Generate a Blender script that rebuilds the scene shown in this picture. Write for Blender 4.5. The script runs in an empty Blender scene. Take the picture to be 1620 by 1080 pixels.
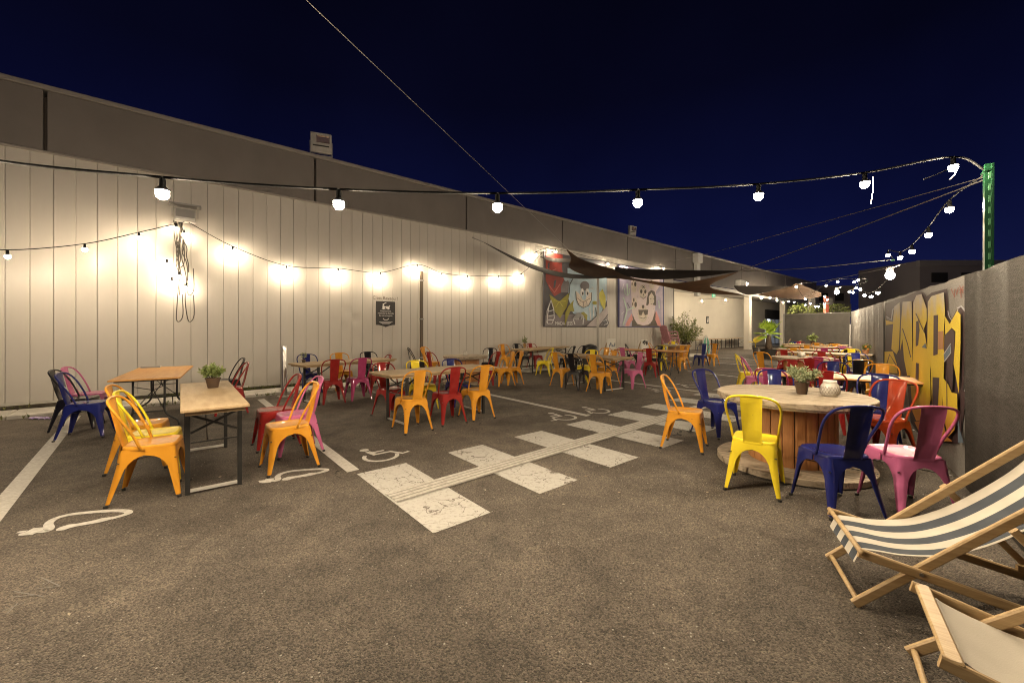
import bpy, bmesh, math, random
from mathutils import Vector, Matrix
random.seed(7)
R = math.radians
sc = bpy.context.scene
COL = sc.collection

# ------------------------------------------------------------------ camera
F, CX, YH, H = 640.0, 810.0, 520.0, 1.42          # survey of the photograph: focal length, centre, horizon, eye height
cd = bpy.data.cameras.new('camera')
cd.sensor_width = 36.0
cd.lens = 36.0 * F / 1620.0
cd.shift_y = -(540.0 - YH) / 1620.0
cd.clip_start = 0.05
cd.clip_end = 1000.0
cam = bpy.data.objects.new('camera', cd)
cam.location = (0, 0, H)
cam.rotation_euler = (R(90), 0, 0)
COL.objects.link(cam)
sc.camera = cam

# ------------------------------------------------------------------ night sky
w = bpy.data.worlds.new('World')
sc.world = w
w.use_nodes = True
wn, wl = w.node_tree.nodes, w.node_tree.links
bg = wn['Background']
tc = wn.new('ShaderNodeTexCoord')
sx = wn.new('ShaderNodeSeparateXYZ')
rp = wn.new('ShaderNodeValToRGB')
wl.new(tc.outputs['Generated'], sx.inputs[0])
wl.new(sx.outputs['Z'], rp.inputs[0])
e = rp.color_ramp.elements
e[0].position = 0.0;  e[0].color = (0.0070, 0.0100, 0.056, 1)
e[1].position = 0.75; e[1].color = (0.0010, 0.0010, 0.0040, 1)
m_ = e.new(0.22); m_.color = (0.0032, 0.0046, 0.031, 1)
m_ = e.new(0.48); m_.color = (0.0016, 0.0018, 0.0095, 1)
sn = wn.new('ShaderNodeTexNoise'); sn.inputs['Scale'].default_value = 2.2; sn.inputs['Detail'].default_value = 4
wl.new(tc.outputs['Generated'], sn.inputs['Vector'])
sm = wn.new('ShaderNodeMapRange'); sm.inputs[1].default_value = 0.3; sm.inputs[2].default_value = 0.7; sm.inputs[3].default_value = 0.78; sm.inputs[4].default_value = 1.25
wl.new(sn.outputs['Fac'], sm.inputs[0])
sv = wn.new('ShaderNodeVectorMath'); sv.operation = 'SCALE'
wl.new(rp.outputs[0], sv.inputs[0]); wl.new(sm.outputs[0], sv.inputs['Scale'])
wl.new(sv.outputs[0], bg.inputs['Color'])
bg.inputs['Strength'].default_value = 1.0

vs = sc.view_settings
vs.view_transform = 'Standard'
vs.look = 'None'
vs.exposure = 0.0
vs.gamma = 1.0
vs.use_curve_mapping = False
sc.render.engine = 'CYCLES'
cy = sc.cycles
cy.use_denoising = True
try:
    cy.denoiser = 'OPENIMAGEDENOISE'
    cy.denoising_input_passes = 'RGB_ALBEDO_NORMAL'
except Exception:
    pass
cy.use_light_tree = True
cy.filter_width = 1.05
cy.max_bounces = 6
cy.diffuse_bounces = 4
cy.glossy_bounces = 3
cy.sample_clamp_indirect = 6.0
cy.caustics_reflective = False
cy.caustics_refractive = False

LAMP = (1.0, 0.815, 0.57)
L_NEAR, L_FENCE, L_WALL, L_FAR, L_FLOOD = 2450.0, 720.0, 760.0, 900.0, 1700.0

# ------------------------------------------------------------------ survey helpers (photo point -> known plane)
def G(px, py, z=0.0):                    # on a level plane at height z
    Y = (H - z) * F / (py - YH)
    return Vector(((px - CX) / F * Y, Y, z))
def PD(px, py, Y):                       # at a known distance
    return Vector(((px - CX) / F * Y, Y, H + (YH - py) / F * Y))
CA, SA = math.cos(R(40)), math.sin(R(40))
U = Vector((CA, SA, 0))                  # along the warehouse wall
N = Vector((-SA, CA, 0))                 # towards the warehouse
WN = 10.6
def W(px, py, n=WN):                     # on the vertical plane n metres out, returned as (u, n, z)
    rx = (px - CX) / F
    Y = n / (N.x * rx + N.y)
    return Vector((rx * Y * U.x + Y * U.y, n, H + (YH - py) / F * Y))
def un(u, n, z=0.0):
    return U * u + N * n + Vector((0, 0, z))
FP = Vector((4.05, 3.59, 0)); FD = Vector((0.6075, 0.7943, 0)); FN = Vector((-0.7943, 0.6075, 0))
def FE(px, py):                          # on the fence plane, returned as (t, z)
    rx = (px - CX) / F
    Y = (FP.x - FP.y * FD.x / FD.y) / (rx - FD.x / FD.y)
    return ((Y - FP.y) / FD.y, H + (YH - py) / F * Y)

# ------------------------------------------------------------------ materials
MATS = {}
def pmat(name, c, rough=0.5, metal=0.0, c2=None, vs_=4.0, st=(1, 1, 1), detail=5.0, lo=0.35, hi=0.65, bump=0.0, bs=60.0, bst=(1, 1, 1), coat=0.0, spec=0.5, rv=0.0, emit=None, es=0.0, alpha=None, trans=0.0, bd=0.01):
    if name in MATS: return MATS[name]
    m = bpy.data.materials.new(name); m.use_nodes = True
    nt = m.node_tree; nd = nt.nodes; lk = nt.links
    b = nd['Principled BSDF']
    b.inputs['Base Color'].default_value = (*c, 1)
    b.inputs['Roughness'].default_value = rough
    b.inputs['Metallic'].default_value = metal
    b.inputs['Specular IOR Level'].default_value = spec
    b.inputs['Coat Weight'].default_value = coat
    b.inputs['Coat Roughness'].default_value = 0.035
    if trans: b.inputs['Transmission Weight'].default_value = trans
    if emit:
        b.inputs['Emission Color'].default_value = (*emit, 1)
        b.inputs['Emission Strength'].default_value = es
    t = nd.new('ShaderNodeTexCoord')
    if c2 is not None:
        mp = nd.new('ShaderNodeMapping'); mp.inputs['Scale'].default_value = st
        lk.new(t.outputs['Object'], mp.inputs[0])
        n = nd.new('ShaderNodeTexNoise'); n.inputs['Scale'].default_value = vs_; n.inputs['Detail'].default_value = detail
        n.inputs['Roughness'].default_value = 0.6
        lk.new(mp.outputs[0], n.inputs['Vector'])
        cr = nd.new('ShaderNodeValToRGB')
        cr.color_ramp.elements[0].position = lo; cr.color_ramp.elements[0].color = (*c, 1)
        cr.color_ramp.elements[1].position = hi; cr.color_ramp.elements[1].color = (*c2, 1)
        lk.new(n.outputs['Fac'], cr.inputs[0]); lk.new(cr.outputs[0], b.inputs['Base Color'])
        if rv:
            mr = nd.new('ShaderNodeMapRange'); mr.inputs[3].default_value = rough - rv; mr.inputs[4].default_value = rough + rv
            lk.new(n.outputs['Fac'], mr.inputs[0]); lk.new(mr.outputs[0], b.inputs['Roughness'])
    if bump:
        mp2 = nd.new('ShaderNodeMapping'); mp2.inputs['Scale'].default_value = bst
        lk.new(t.outputs['Object'], mp2.inputs[0])
        n2 = nd.new('ShaderNodeTexNoise'); n2.inputs['Scale'].default_value = bs; n2.inputs['Detail'].default_value = 4
        lk.new(mp2.outputs[0], n2.inputs['Vector'])
        bp = nd.new('ShaderNodeBump'); bp.inputs['Strength'].default_value = bump; bp.inputs['Distance'].default_value = bd
        lk.new(n2.outputs['Fac'], bp.inputs['Height']); lk.new(bp.outputs[0], b.inputs['Normal'])
    MATS[name] = m
    return m

def emat(name, c, s):
    m = bpy.data.materials.new(name); m.use_nodes = True
    nd = m.node_tree.nodes
    b = nd['Principled BSDF']
    b.inputs['Base Color'].default_value = (0.8, 0.8, 0.8, 1)
    b.inputs['Emission Color'].default_value = (*c, 1)
    b.inputs['Emission Strength'].default_value = s
    return m

def asphalt():
    m = bpy.data.materials.new('asphalt'); m.use_nodes = True
    nt = m.node_tree; nd = nt.nodes; lk = nt.links; b = nd['Principled BSDF']
    t = nd.new('ShaderNodeTexCoord')
    def noise(s, d=4, r=0.6):
        n = nd.new('ShaderNodeTexNoise'); n.inputs['Scale'].default_value = s; n.inputs['Detail'].default_value = d
        n.inputs['Roughness'].default_value = r; lk.new(t.outputs['Object'], n.inputs['Vector']); return n
    def ramp(src, a, ca, bb, cb):
        r = nd.new('ShaderNodeValToRGB'); r.color_ramp.elements[0].position = a; r.color_ramp.elements[1].position = bb
        r.color_ramp.elements[0].color = (*ca, 1); r.color_ramp.elements[1].color = (*cb, 1); lk.new(src, r.inputs[0]); return r
    def mix(mode, fac, a, bb):
        x = nd.new('ShaderNodeMix'); x.data_type = 'RGBA'; x.blend_type = mode
        if isinstance(fac, float): x.inputs[0].default_value = fac
        else: lk.new(fac, x.inputs[0])
        for i, v in ((6, a), (7, bb)):
            if isinstance(v, tuple): x.inputs[i].default_value = (*v, 1)
            else: lk.new(v, x.inputs[i])
        return x.outputs[2]
    big = ramp(noise(0.35, 5).outputs['Fac'], 0.35, (0.076, 0.066, 0.058), 0.68, (0.165, 0.144, 0.127))
    med = ramp(noise(3.2, 6, 0.7).outputs['Fac'], 0.3, (0.62, 0.62, 0.62), 0.7, (1.2, 1.18, 1.14))
    c = mix('MULTIPLY', 1.0, big.outputs[0], med.outputs[0])
    v = nd.new('ShaderNodeTexVoronoi'); v.inputs['Scale'].default_value = 140.0; v.feature = 'F1'
    lk.new(t.outputs['Object'], v.inputs['Vector'])
    sep = nd.new('ShaderNodeSeparateColor'); lk.new(v.outputs['Color'], sep.inputs[0])
    agg = ramp(sep.outputs[0], 0.0, (0.48, 0.47, 0.46), 1.0, (1.60, 1.55, 1.46))
    c = mix('MULTIPLY', 1.0, c, agg.outputs[0])
    fine = ramp(noise(85.0, 6, 0.8).outputs['Fac'], 0.30, (0.42, 0.41, 0.40), 0.70, (1.6, 1.6, 1.58))
    c = mix('MULTIPLY', 1.0, c, fine.outputs[0])
    v2 = nd.new('ShaderNodeTexVoronoi'); v2.inputs['Scale'].default_value = 46.0
    lk.new(t.outputs['Object'], v2.inputs['Vector'])
    sep2 = nd.new('ShaderNodeSeparateColor'); lk.new(v2.outputs['Color'], sep2.inputs[0])
    th = nd.new('ShaderNodeMath'); th.operation = 'GREATER_THAN'; th.inputs[1].default_value = 0.965; lk.new(sep2.outputs[1], th.inputs[0])
    di = nd.new('ShaderNodeMath'); di.operation = 'LESS_THAN'; di.inputs[1].default_value = 0.22; lk.new(v2.outputs['Distance'], di.inputs[0])
    ml = nd.new('ShaderNodeMath'); ml.operation = 'MULTIPLY'; lk.new(th.outputs[0], ml.inputs[0]); lk.new(di.outputs[0], ml.inputs[1])
    c = mix('MIX', ml.outputs[0], c, (0.34, 0.32, 0.28))
    # dark oil stains
    st = ramp(noise(0.9, 3).outputs['Fac'], 0.60, (1, 1, 1), 0.74, (0.76, 0.75, 0.74))
    c = mix('MULTIPLY', 1.0, c, st.outputs[0])
    # drips in the bays, old tar seams and hairline cracks
    v3 = nd.new('ShaderNodeTexVoronoi'); v3.inputs['Scale'].default_value = 1.7
    wob = nd.new('ShaderNodeVectorMath'); wob.operation = 'MULTIPLY_ADD'; wob.inputs[1].default_value = (0.5, 0.5, 0); lk.new(noise(4.0, 5).outputs['Color'], wob.inputs[0]); lk.new(t.outputs['Object'], wob.inputs[2])
    lk.new(wob.outputs[0], v3.inputs['Vector'])
    sp3 = nd.new('ShaderNodeSeparateColor'); lk.new(v3.outputs['Color'], sp3.inputs[0])
    mr3 = nd.new('ShaderNodeMath'); mr3.operation = 'MULTIPLY_ADD'; mr3.inputs[1].default_value = -0.30; mr3.inputs[2].default_value = 0.28; lk.new(sp3.outputs[0], mr3.inputs[0])
    dd3 = nd.new('ShaderNodeMath'); dd3.operation = 'DIVIDE'; lk.new(v3.outputs['Distance'], dd3.inputs[0]); lk.new(mr3.outputs[0], dd3.inputs[1])
    dr3 = ramp(dd3.outputs[0], 0.45, (0.58, 0.56, 0.55), 1.0, (1, 1, 1))
    c = mix('MULTIPLY', 0.4, c, dr3.outputs[0])
    v4 = nd.new('ShaderNodeTexVoronoi'); v4.feature = 'DISTANCE_TO_EDGE'; v4.inputs['Scale'].default_value = 0.42
    wo4 = nd.new('ShaderNodeVectorMath'); wo4.operation = 'MULTIPLY_ADD'; wo4.inputs[1].default_value = (0.7, 0.7, 0); lk.new(noise(1.6, 7, 0.65).outputs['Color'], wo4.inputs[0]); lk.new(t.outputs['Object'], wo4.inputs[2])
    lk.new(wo4.outputs[0], v4.inputs['Vector'])
    cm4 = nd.new('ShaderNodeMapRange'); cm4.inputs[1].default_value = 0.48; cm4.inputs[2].default_value = 0.66; cm4.inputs[3].default_value = -0.002; cm4.inputs[4].default_value = 0.0035; lk.new(noise(0.6, 2).outputs['Fac'], cm4.inputs[0])
    lt4 = nd.new('ShaderNodeMath'); lt4.operation = 'LESS_THAN'; lk.new(v4.outputs['Distance'], lt4.inputs[0]); lk.new(cm4.outputs[0], lt4.inputs[1])
    c = mix('MIX', lt4.outputs[0], c, (0.022, 0.019, 0.017))
    lk.new(c, b.inputs['Base Color'])
    b.inputs['Roughness'].default_value = 0.82
    b.inputs['Specular IOR Level'].default_value = 0.35
    ad = nd.new('ShaderNodeMath'); ad.operation = 'MULTIPLY_ADD'; ad.inputs[1].default_value = -0.8
    lk.new(v.outputs['Distance'], ad.inputs[0]); lk.new(noise(70.0, 5, 0.7).outputs['Fac'], ad.inputs[2])
    bp = nd.new('ShaderNodeBump'); bp.inputs['Strength'].default_value = 0.9; bp.inputs['Distance'].default_value = 0.009
    lk.new(ad.outputs[0], bp.inputs['Height']); lk.new(bp.outputs[0], b.inputs['Normal'])
    return m

def road_paint(name, c, crack=0.0, wear=0.62):
    m = bpy.data.materials.new(name); m.use_nodes = True
    nt = m.node_tree; nd = nt.nodes; lk = nt.links; b = nd['Principled BSDF']
    t = nd.new('ShaderNodeTexCoord')
    n = nd.new('ShaderNodeTexNoise'); n.inputs['Scale'].default_value = 26; n.inputs['Detail'].default_value = 8; n.inputs['Roughness'].default_value = 0.7
    lk.new(t.outputs['Object'], n.inputs['Vector'])
    r = nd.new('ShaderNodeValToRGB'); r.color_ramp.elements[0].position = 0.30; r.color_ramp.elements[1].position = wear
    r.color_ramp.elements[0].color = (c[0] * .62, c[1] * .6, c[2] * .57, 1); r.color_ramp.elements[1].color = (*c, 1)
    lk.new(n.outputs['Fac'], r.inputs[0])
    out = r.outputs[0]
    if crack:
        nz = nd.new('ShaderNodeTexNoise'); nz.inputs['Scale'].default_value = 5; nz.inputs['Detail'].default_value = 5
        lk.new(t.outputs['Object'], nz.inputs['Vector'])
        va = nd.new('ShaderNodeVectorMath'); va.operation = 'MULTIPLY_ADD'; va.inputs[1].default_value = (0.42, 0.42, 0)
        lk.new(nz.outputs['Color'], va.inputs[0]); lk.new(t.outputs['Object'], va.inputs[2])
        v = nd.new('ShaderNodeTexVoronoi'); v.feature = 'DISTANCE_TO_EDGE'; v.inputs['Scale'].default_value = 5.2
        lk.new(va.outputs[0], v.inputs['Vector'])
        n3 = nd.new('ShaderNodeTexNoise'); n3.inputs['Scale'].default_value = 3.0; lk.new(t.outputs['Object'], n3.inputs['Vector'])
        mr = nd.new('ShaderNodeMapRange'); mr.inputs[1].default_value = 0.35; mr.inputs[2].default_value = 0.65; mr.inputs[3].default_value = 0.0; mr.inputs[4].default_value = 0.021 * crack
        lk.new(n3.outputs['Fac'], mr.inputs[0])
        le = nd.new('ShaderNodeMath'); le.operation = 'LESS_THAN'; lk.new(v.outputs['Distance'], le.inputs[0]); lk.new(mr.outputs[0], le.inputs[1])
        x = nd.new('ShaderNodeMix'); x.data_type = 'RGBA'; lk.new(le.outputs[0], x.inputs[0]); lk.new(out, x.inputs[6]); x.inputs[7].default_value = (0.14, 0.12, 0.10, 1)
        out = x.outputs[2]
    lk.new(out, b.inputs['Base Color'])
    b.inputs['Roughness'].default_value = 0.7
    bp = nd.new('ShaderNodeBump'); bp.inputs['Strength'].default_value = 0.5; bp.inputs['Distance'].default_value = 0.004
    n4 = nd.new('ShaderNodeTexNoise'); n4.inputs['Scale'].default_value = 90; lk.new(t.outputs['Object'], n4.inputs['Vector'])
    lk.new(n4.outputs['Fac'], bp.inputs['Height']); lk.new(bp.outputs[0], b.inputs['Normal'])
    return m

M_ASPH = asphalt()
M_LINE = road_paint('line_paint', (0.54, 0.515, 0.475))
M_ZEBRA = road_paint('zebra_paint', (0.43, 0.41, 0.375), crack=1.0, wear=0.5)
M_TACT = road_paint('tactile_paint', (0.27, 0.25, 0.22))
M_RIB = road_paint('tactile_rib_paint', (0.47, 0.445, 0.40))
M_CLAD = pmat('cream_cladding', (0.55, 0.515, 0.465), rough=0.33, c2=(0.495, 0.46, 0.41), vs_=0.9, st=(1.3, 1, 0.4), detail=6, bump=0.16, bs=1.7, bst=(1.4, 1, 0.6), bd=0.05, rv=0.06)
M_FASC = pmat('grey_fascia', (0.185, 0.165, 0.15), rough=0.42, c2=(0.215, 0.193, 0.176), vs_=0.9, st=(1.2, 1, 0.8), detail=7, bump=0.12, bs=1.2, bst=(1, 1, 2), bd=0.04)
M_CAP = pmat('cap_metal', (0.30, 0.275, 0.25), rough=0.4, c2=(0.26, 0.24, 0.22), vs_=3)
M_DARK = pmat('dark_core', (0.035, 0.033, 0.03), rough=0.9)
M_RENDER = pmat('cream_render', (0.62, 0.58, 0.50), rough=0.85, c2=(0.56, 0.52, 0.45), vs_=0.6, bump=0.15, bs=30)
M_SOFFIT = pmat('soffit_paint', (0.50, 0.48, 0.45), rough=0.7, c2=(0.44, 0.42, 0.40), vs_=1.0)
M_CONC = pmat('pavement_concrete', (0.60, 0.56, 0.50), rough=0.9, c2=(0.44, 0.41, 0.36), vs_=3.0, detail=8, bump=0.5, bs=80)
M_PLINTH = pmat('shadowed_plinth', (0.07, 0.06, 0.045), rough=0.95, c2=(0.14, 0.12, 0.09), vs_=7)  # shadow of the recess below the cladding is painted into this dark colour
M_FLASH = pmat('base_flashing', (0.58, 0.55, 0.49), rough=0.45, c2=(0.42, 0.40, 0.35), vs_=6)
M_BLACK = pmat('black_metal', (0.018, 0.018, 0.018), rough=0.4, c2=(0.03, 0.028, 0.026), vs_=12)
M_CABLE = pmat('black_rubber', (0.008, 0.008, 0.008), rough=0.9, spec=0.15)
M_RUBBER = pmat('rubber_foot', (0.02, 0.018, 0.016), rough=0.8)
M_STEEL = pmat('brushed_steel', (0.62, 0.60, 0.57), rough=0.28, metal=1.0, c2=(0.52, 0.50, 0.47), vs_=3, st=(8, 8, 0.5))
M_WIRE = pmat('steel_wire', (0.45, 0.44, 0.42), rough=0.35, metal=1.0)
M_GREEN = pmat('green_post_paint', (0.0015, 0.018, 0.006), rough=0.45, spec=0.2, c2=(0.0015, 0.014, 0.005), vs_=6, coat=0.2)
M_TIEW = pmat('white_tie', (0.16, 0.155, 0.15), rough=0.8)
M_SPOOLTOP = pmat('spool_board', (0.38, 0.31, 0.225), rough=0.78, c2=(0.12, 0.085, 0.05), vs_=3.4, st=(0.8, 15, 6), detail=10, lo=0.46, hi=0.70, bump=0.7, bs=6, bst=(1, 16, 6), bd=0.012)
M_SPOOLSTAVE = pmat('spool_stave', (0.46, 0.215, 0.075), rough=0.6, c2=(0.33, 0.135, 0.042), vs_=4.0, st=(9, 9, 0.8), detail=6, bump=0.25, bs=9, bst=(9, 9, 1))
M_PLY = pmat('worn_ply', (0.42, 0.31, 0.185), spec=0.2, rough=0.6, c2=(0.27, 0.185, 0.10), vs_=2.6, st=(1.0, 4.5, 1), detail=8, lo=0.30, hi=0.75, bump=0.25, bs=10, bst=(1, 10, 1))
M_ORWOOD = pmat('orange_wood', (0.60, 0.32, 0.11), spec=0.15, rough=0.55, c2=(0.52, 0.26, 0.085), vs_=2.0, st=(1, 14, 1), detail=6, bump=0.06, bs=8, bst=(1, 12, 1))
M_DECKWOOD = pmat('deckchair_beech', (0.50, 0.355, 0.19), rough=0.5, c2=(0.39, 0.26, 0.125), vs_=5.0, st=(1, 14, 14), detail=6, bump=0.12, bs=14, bst=(1, 10, 10))
M_POT = pmat('brown_pot', (0.075, 0.042, 0.022), rough=0.6, c2=(0.05, 0.03, 0.018), vs_=12)
M_TERRA = pmat('terracotta_pot', (0.42, 0.20, 0.10), rough=0.7)
M_TUB = pmat('dark_tub', (0.05, 0.045, 0.04), rough=0.6)
M_HERB = pmat('herb_leaf', (0.10, 0.15, 0.03), rough=0.55, c2=(0.24, 0.28, 0.10), vs_=30)
M_HERB2 = pmat('sage_leaf', (0.16, 0.20, 0.10), rough=0.6, c2=(0.36, 0.38, 0.22), vs_=30)
M_BUSH = pmat('bush_leaf', (0.08, 0.13, 0.02), rough=0.5, c2=(0.30, 0.32, 0.10), vs_=9)
M_PALM = pmat('palm_leaf', (0.22, 0.36, 0.03), rough=0.45, c2=(0.34, 0.46, 0.05), vs_=5)
M_YLEAF = pmat('yellow_leaf', (0.55, 0.42, 0.03), rough=0.5)
M_BARK = pmat('palm_bark', (0.10, 0.065, 0.04), rough=0.9, c2=(0.05, 0.035, 0.022), vs_=20, bump=0.8, bs=30)
M_WEED = pmat('weed_leaf', (0.09, 0.12, 0.03), rough=0.7, c2=(0.20, 0.19, 0.07), vs_=14)
M_GLASS = pmat('milk_glass', (0.58, 0.54, 0.48), rough=0.3, c2=(0.50, 0.46, 0.40), vs_=30)
M_LACE = pmat('lace_line', (0.17, 0.14, 0.11), rough=0.6)
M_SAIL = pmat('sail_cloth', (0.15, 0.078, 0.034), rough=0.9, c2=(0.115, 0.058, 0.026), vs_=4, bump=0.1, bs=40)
M_SAILD = pmat('dark_shaded_sail_cloth', (0.035, 0.026, 0.02), rough=0.9, c2=(0.05, 0.035, 0.025), vs_=4)  # darker sail colour; also carries the painted shade of the large sail's top
M_FAB = pmat('grey_screen_fabric', (0.032, 0.029, 0.026), rough=0.65, spec=0.2, c2=(0.058, 0.053, 0.048), vs_=9, st=(1, 1, 7), detail=10, bump=0.7, bs=75, bst=(1, 1, 3), bd=0.010)
M_FABL = pmat('pale_screen_fabric', (0.21, 0.196, 0.18), rough=0.7, c2=(0.29, 0.275, 0.256), vs_=22, st=(1, 1, 3), detail=10, bump=0.6, bs=75, bst=(1, 1, 3), bd=0.008)
M_CREAMCLOTH = pmat('cream_canvas', (0.64, 0.585, 0.50), rough=0.9, c2=(0.56, 0.51, 0.43), vs_=3, bump=0.15, bs=220)
M_SIGN = pmat('dark_sign', (0.035, 0.031, 0.031), rough=0.5)
M_WHITE = pmat('white_print', (0.72, 0.70, 0.67), rough=0.6)
M_WPLAST = pmat('white_plastic', (0.66, 0.65, 0.62), rough=0.45)
M_GREY = pmat('grey_metal', (0.28, 0.27, 0.26), rough=0.45)
M_LGREY = pmat('light_grey_metal', (0.48, 0.46, 0.43), rough=0.4, c2=(0.40, 0.38, 0.35), vs_=8)
M_FARB = pmat('far_building', (0.36, 0.32, 0.30), rough=0.9)
M_FARB2 = pmat('far_building_band', (0.40, 0.37, 0.34), rough=0.8)
M_PAPER = pmat('paper_white', (0.7, 0.68, 0.62), rough=0.8)
M_BLUEINK = pmat('blue_ink', (0.10, 0.14, 0.22), rough=0.8)
M_ORANGEFRUIT = pmat('orange_fruit', (0.75, 0.26, 0.02), rough=0.4)
M_PURPLE = pmat('purple_wrapper', (0.22, 0.10, 0.45), rough=0.4, c2=(0.6, 0.55, 0.62), vs_=40)

PAINT = {
    'orange':  pmat('paint_orange', (0.62, 0.275, 0.026), rough=0.42, c2=(0.56, 0.235, 0.020), vs_=9, detail=9, lo=0.45, hi=0.72, coat=0.8, spec=0.1, bump=0.03, bs=40),
    'yellow':  pmat('paint_yellow', (0.80, 0.62, 0.032), rough=0.42, c2=(0.74, 0.56, 0.028), vs_=9, detail=9, lo=0.45, hi=0.72, coat=0.8, spec=0.1, bump=0.03, bs=40),
    'red':     pmat('paint_red', (0.25, 0.016, 0.014), rough=0.42, c2=(0.20, 0.012, 0.011), vs_=9, detail=9, lo=0.45, hi=0.72, coat=0.8, spec=0.1, bump=0.03, bs=40),
    'vermilion': pmat('paint_vermilion', (0.36, 0.045, 0.013), rough=0.42, c2=(0.31, 0.036, 0.011), vs_=9, detail=9, lo=0.45, hi=0.72, coat=0.8, spec=0.1, bump=0.03, bs=40),
    'pink':    pmat('paint_pink', (0.50, 0.13, 0.27), rough=0.42, c2=(0.45, 0.11, 0.235), vs_=9, detail=9, lo=0.45, hi=0.72, coat=0.8, spec=0.1, bump=0.03, bs=40),
    'magenta': pmat('paint_magenta', (0.34, 0.045, 0.13), rough=0.42, c2=(0.29, 0.035, 0.11), vs_=9, detail=9, lo=0.45, hi=0.72, coat=0.8, spec=0.1, bump=0.03, bs=40),
    'navy':    pmat('paint_navy', (0.012, 0.017, 0.125), rough=0.42, c2=(0.010, 0.013, 0.10), vs_=9, detail=9, lo=0.45, hi=0.72, coat=0.8, spec=0.1, bump=0.03, bs=40),
    'black':   pmat('paint_black', (0.009, 0.008, 0.011), rough=0.42, c2=(0.014, 0.012, 0.012), vs_=9, detail=9, lo=0.45, hi=0.72, coat=0.8, spec=0.1, bump=0.03, bs=40),
}

for m_ in PAINT.values():                              # chips and scuffs down to the grey primer
    nt = m_.node_tree; nd = nt.nodes; lk = nt.links; b_ = nd['Principled BSDF']
    src = b_.inputs['Base Color'].links[0].from_socket
    t_ = nd.new('ShaderNodeTexCoord'); oi = nd.new('ShaderNodeObjectInfo')
    va_ = nd.new('ShaderNodeVectorMath'); va_.operation = 'MULTIPLY_ADD'; va_.inputs[1].default_value = (37, 37, 37)
    lk.new(oi.outputs['Random'], va_.inputs[0]); lk.new(t_.outputs['Object'], va_.inputs[2])
    n_ = nd.new('ShaderNodeTexNoise'); n_.inputs['Scale'].default_value = 30; n_.inputs['Detail'].default_value = 5; n_.inputs['Roughness'].default_value = 0.65
    lk.new(va_.outputs[0], n_.inputs['Vector'])
    r_ = nd.new('ShaderNodeValToRGB'); r_.color_ramp.elements[0].position = 0.69; r_.color_ramp.elements[1].position = 0.72; r_.color_ramp.elements[1].color = (0.85, 0.85, 0.85, 1)
    r_.color_ramp.elements[0].color = (0, 0, 0, 1); lk.new(n_.outputs['Fac'], r_.inputs[0])
    x_ = nd.new('ShaderNodeMix'); x_.data_type = 'RGBA'; x_.inputs[7].default_value = (0.10, 0.085, 0.07, 1)
    lk.new(r_.outputs[0], x_.inputs[0]); lk.new(src, x_.inputs[6]); lk.new(x_.outputs[2], b_.inputs['Base Color'])

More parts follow.
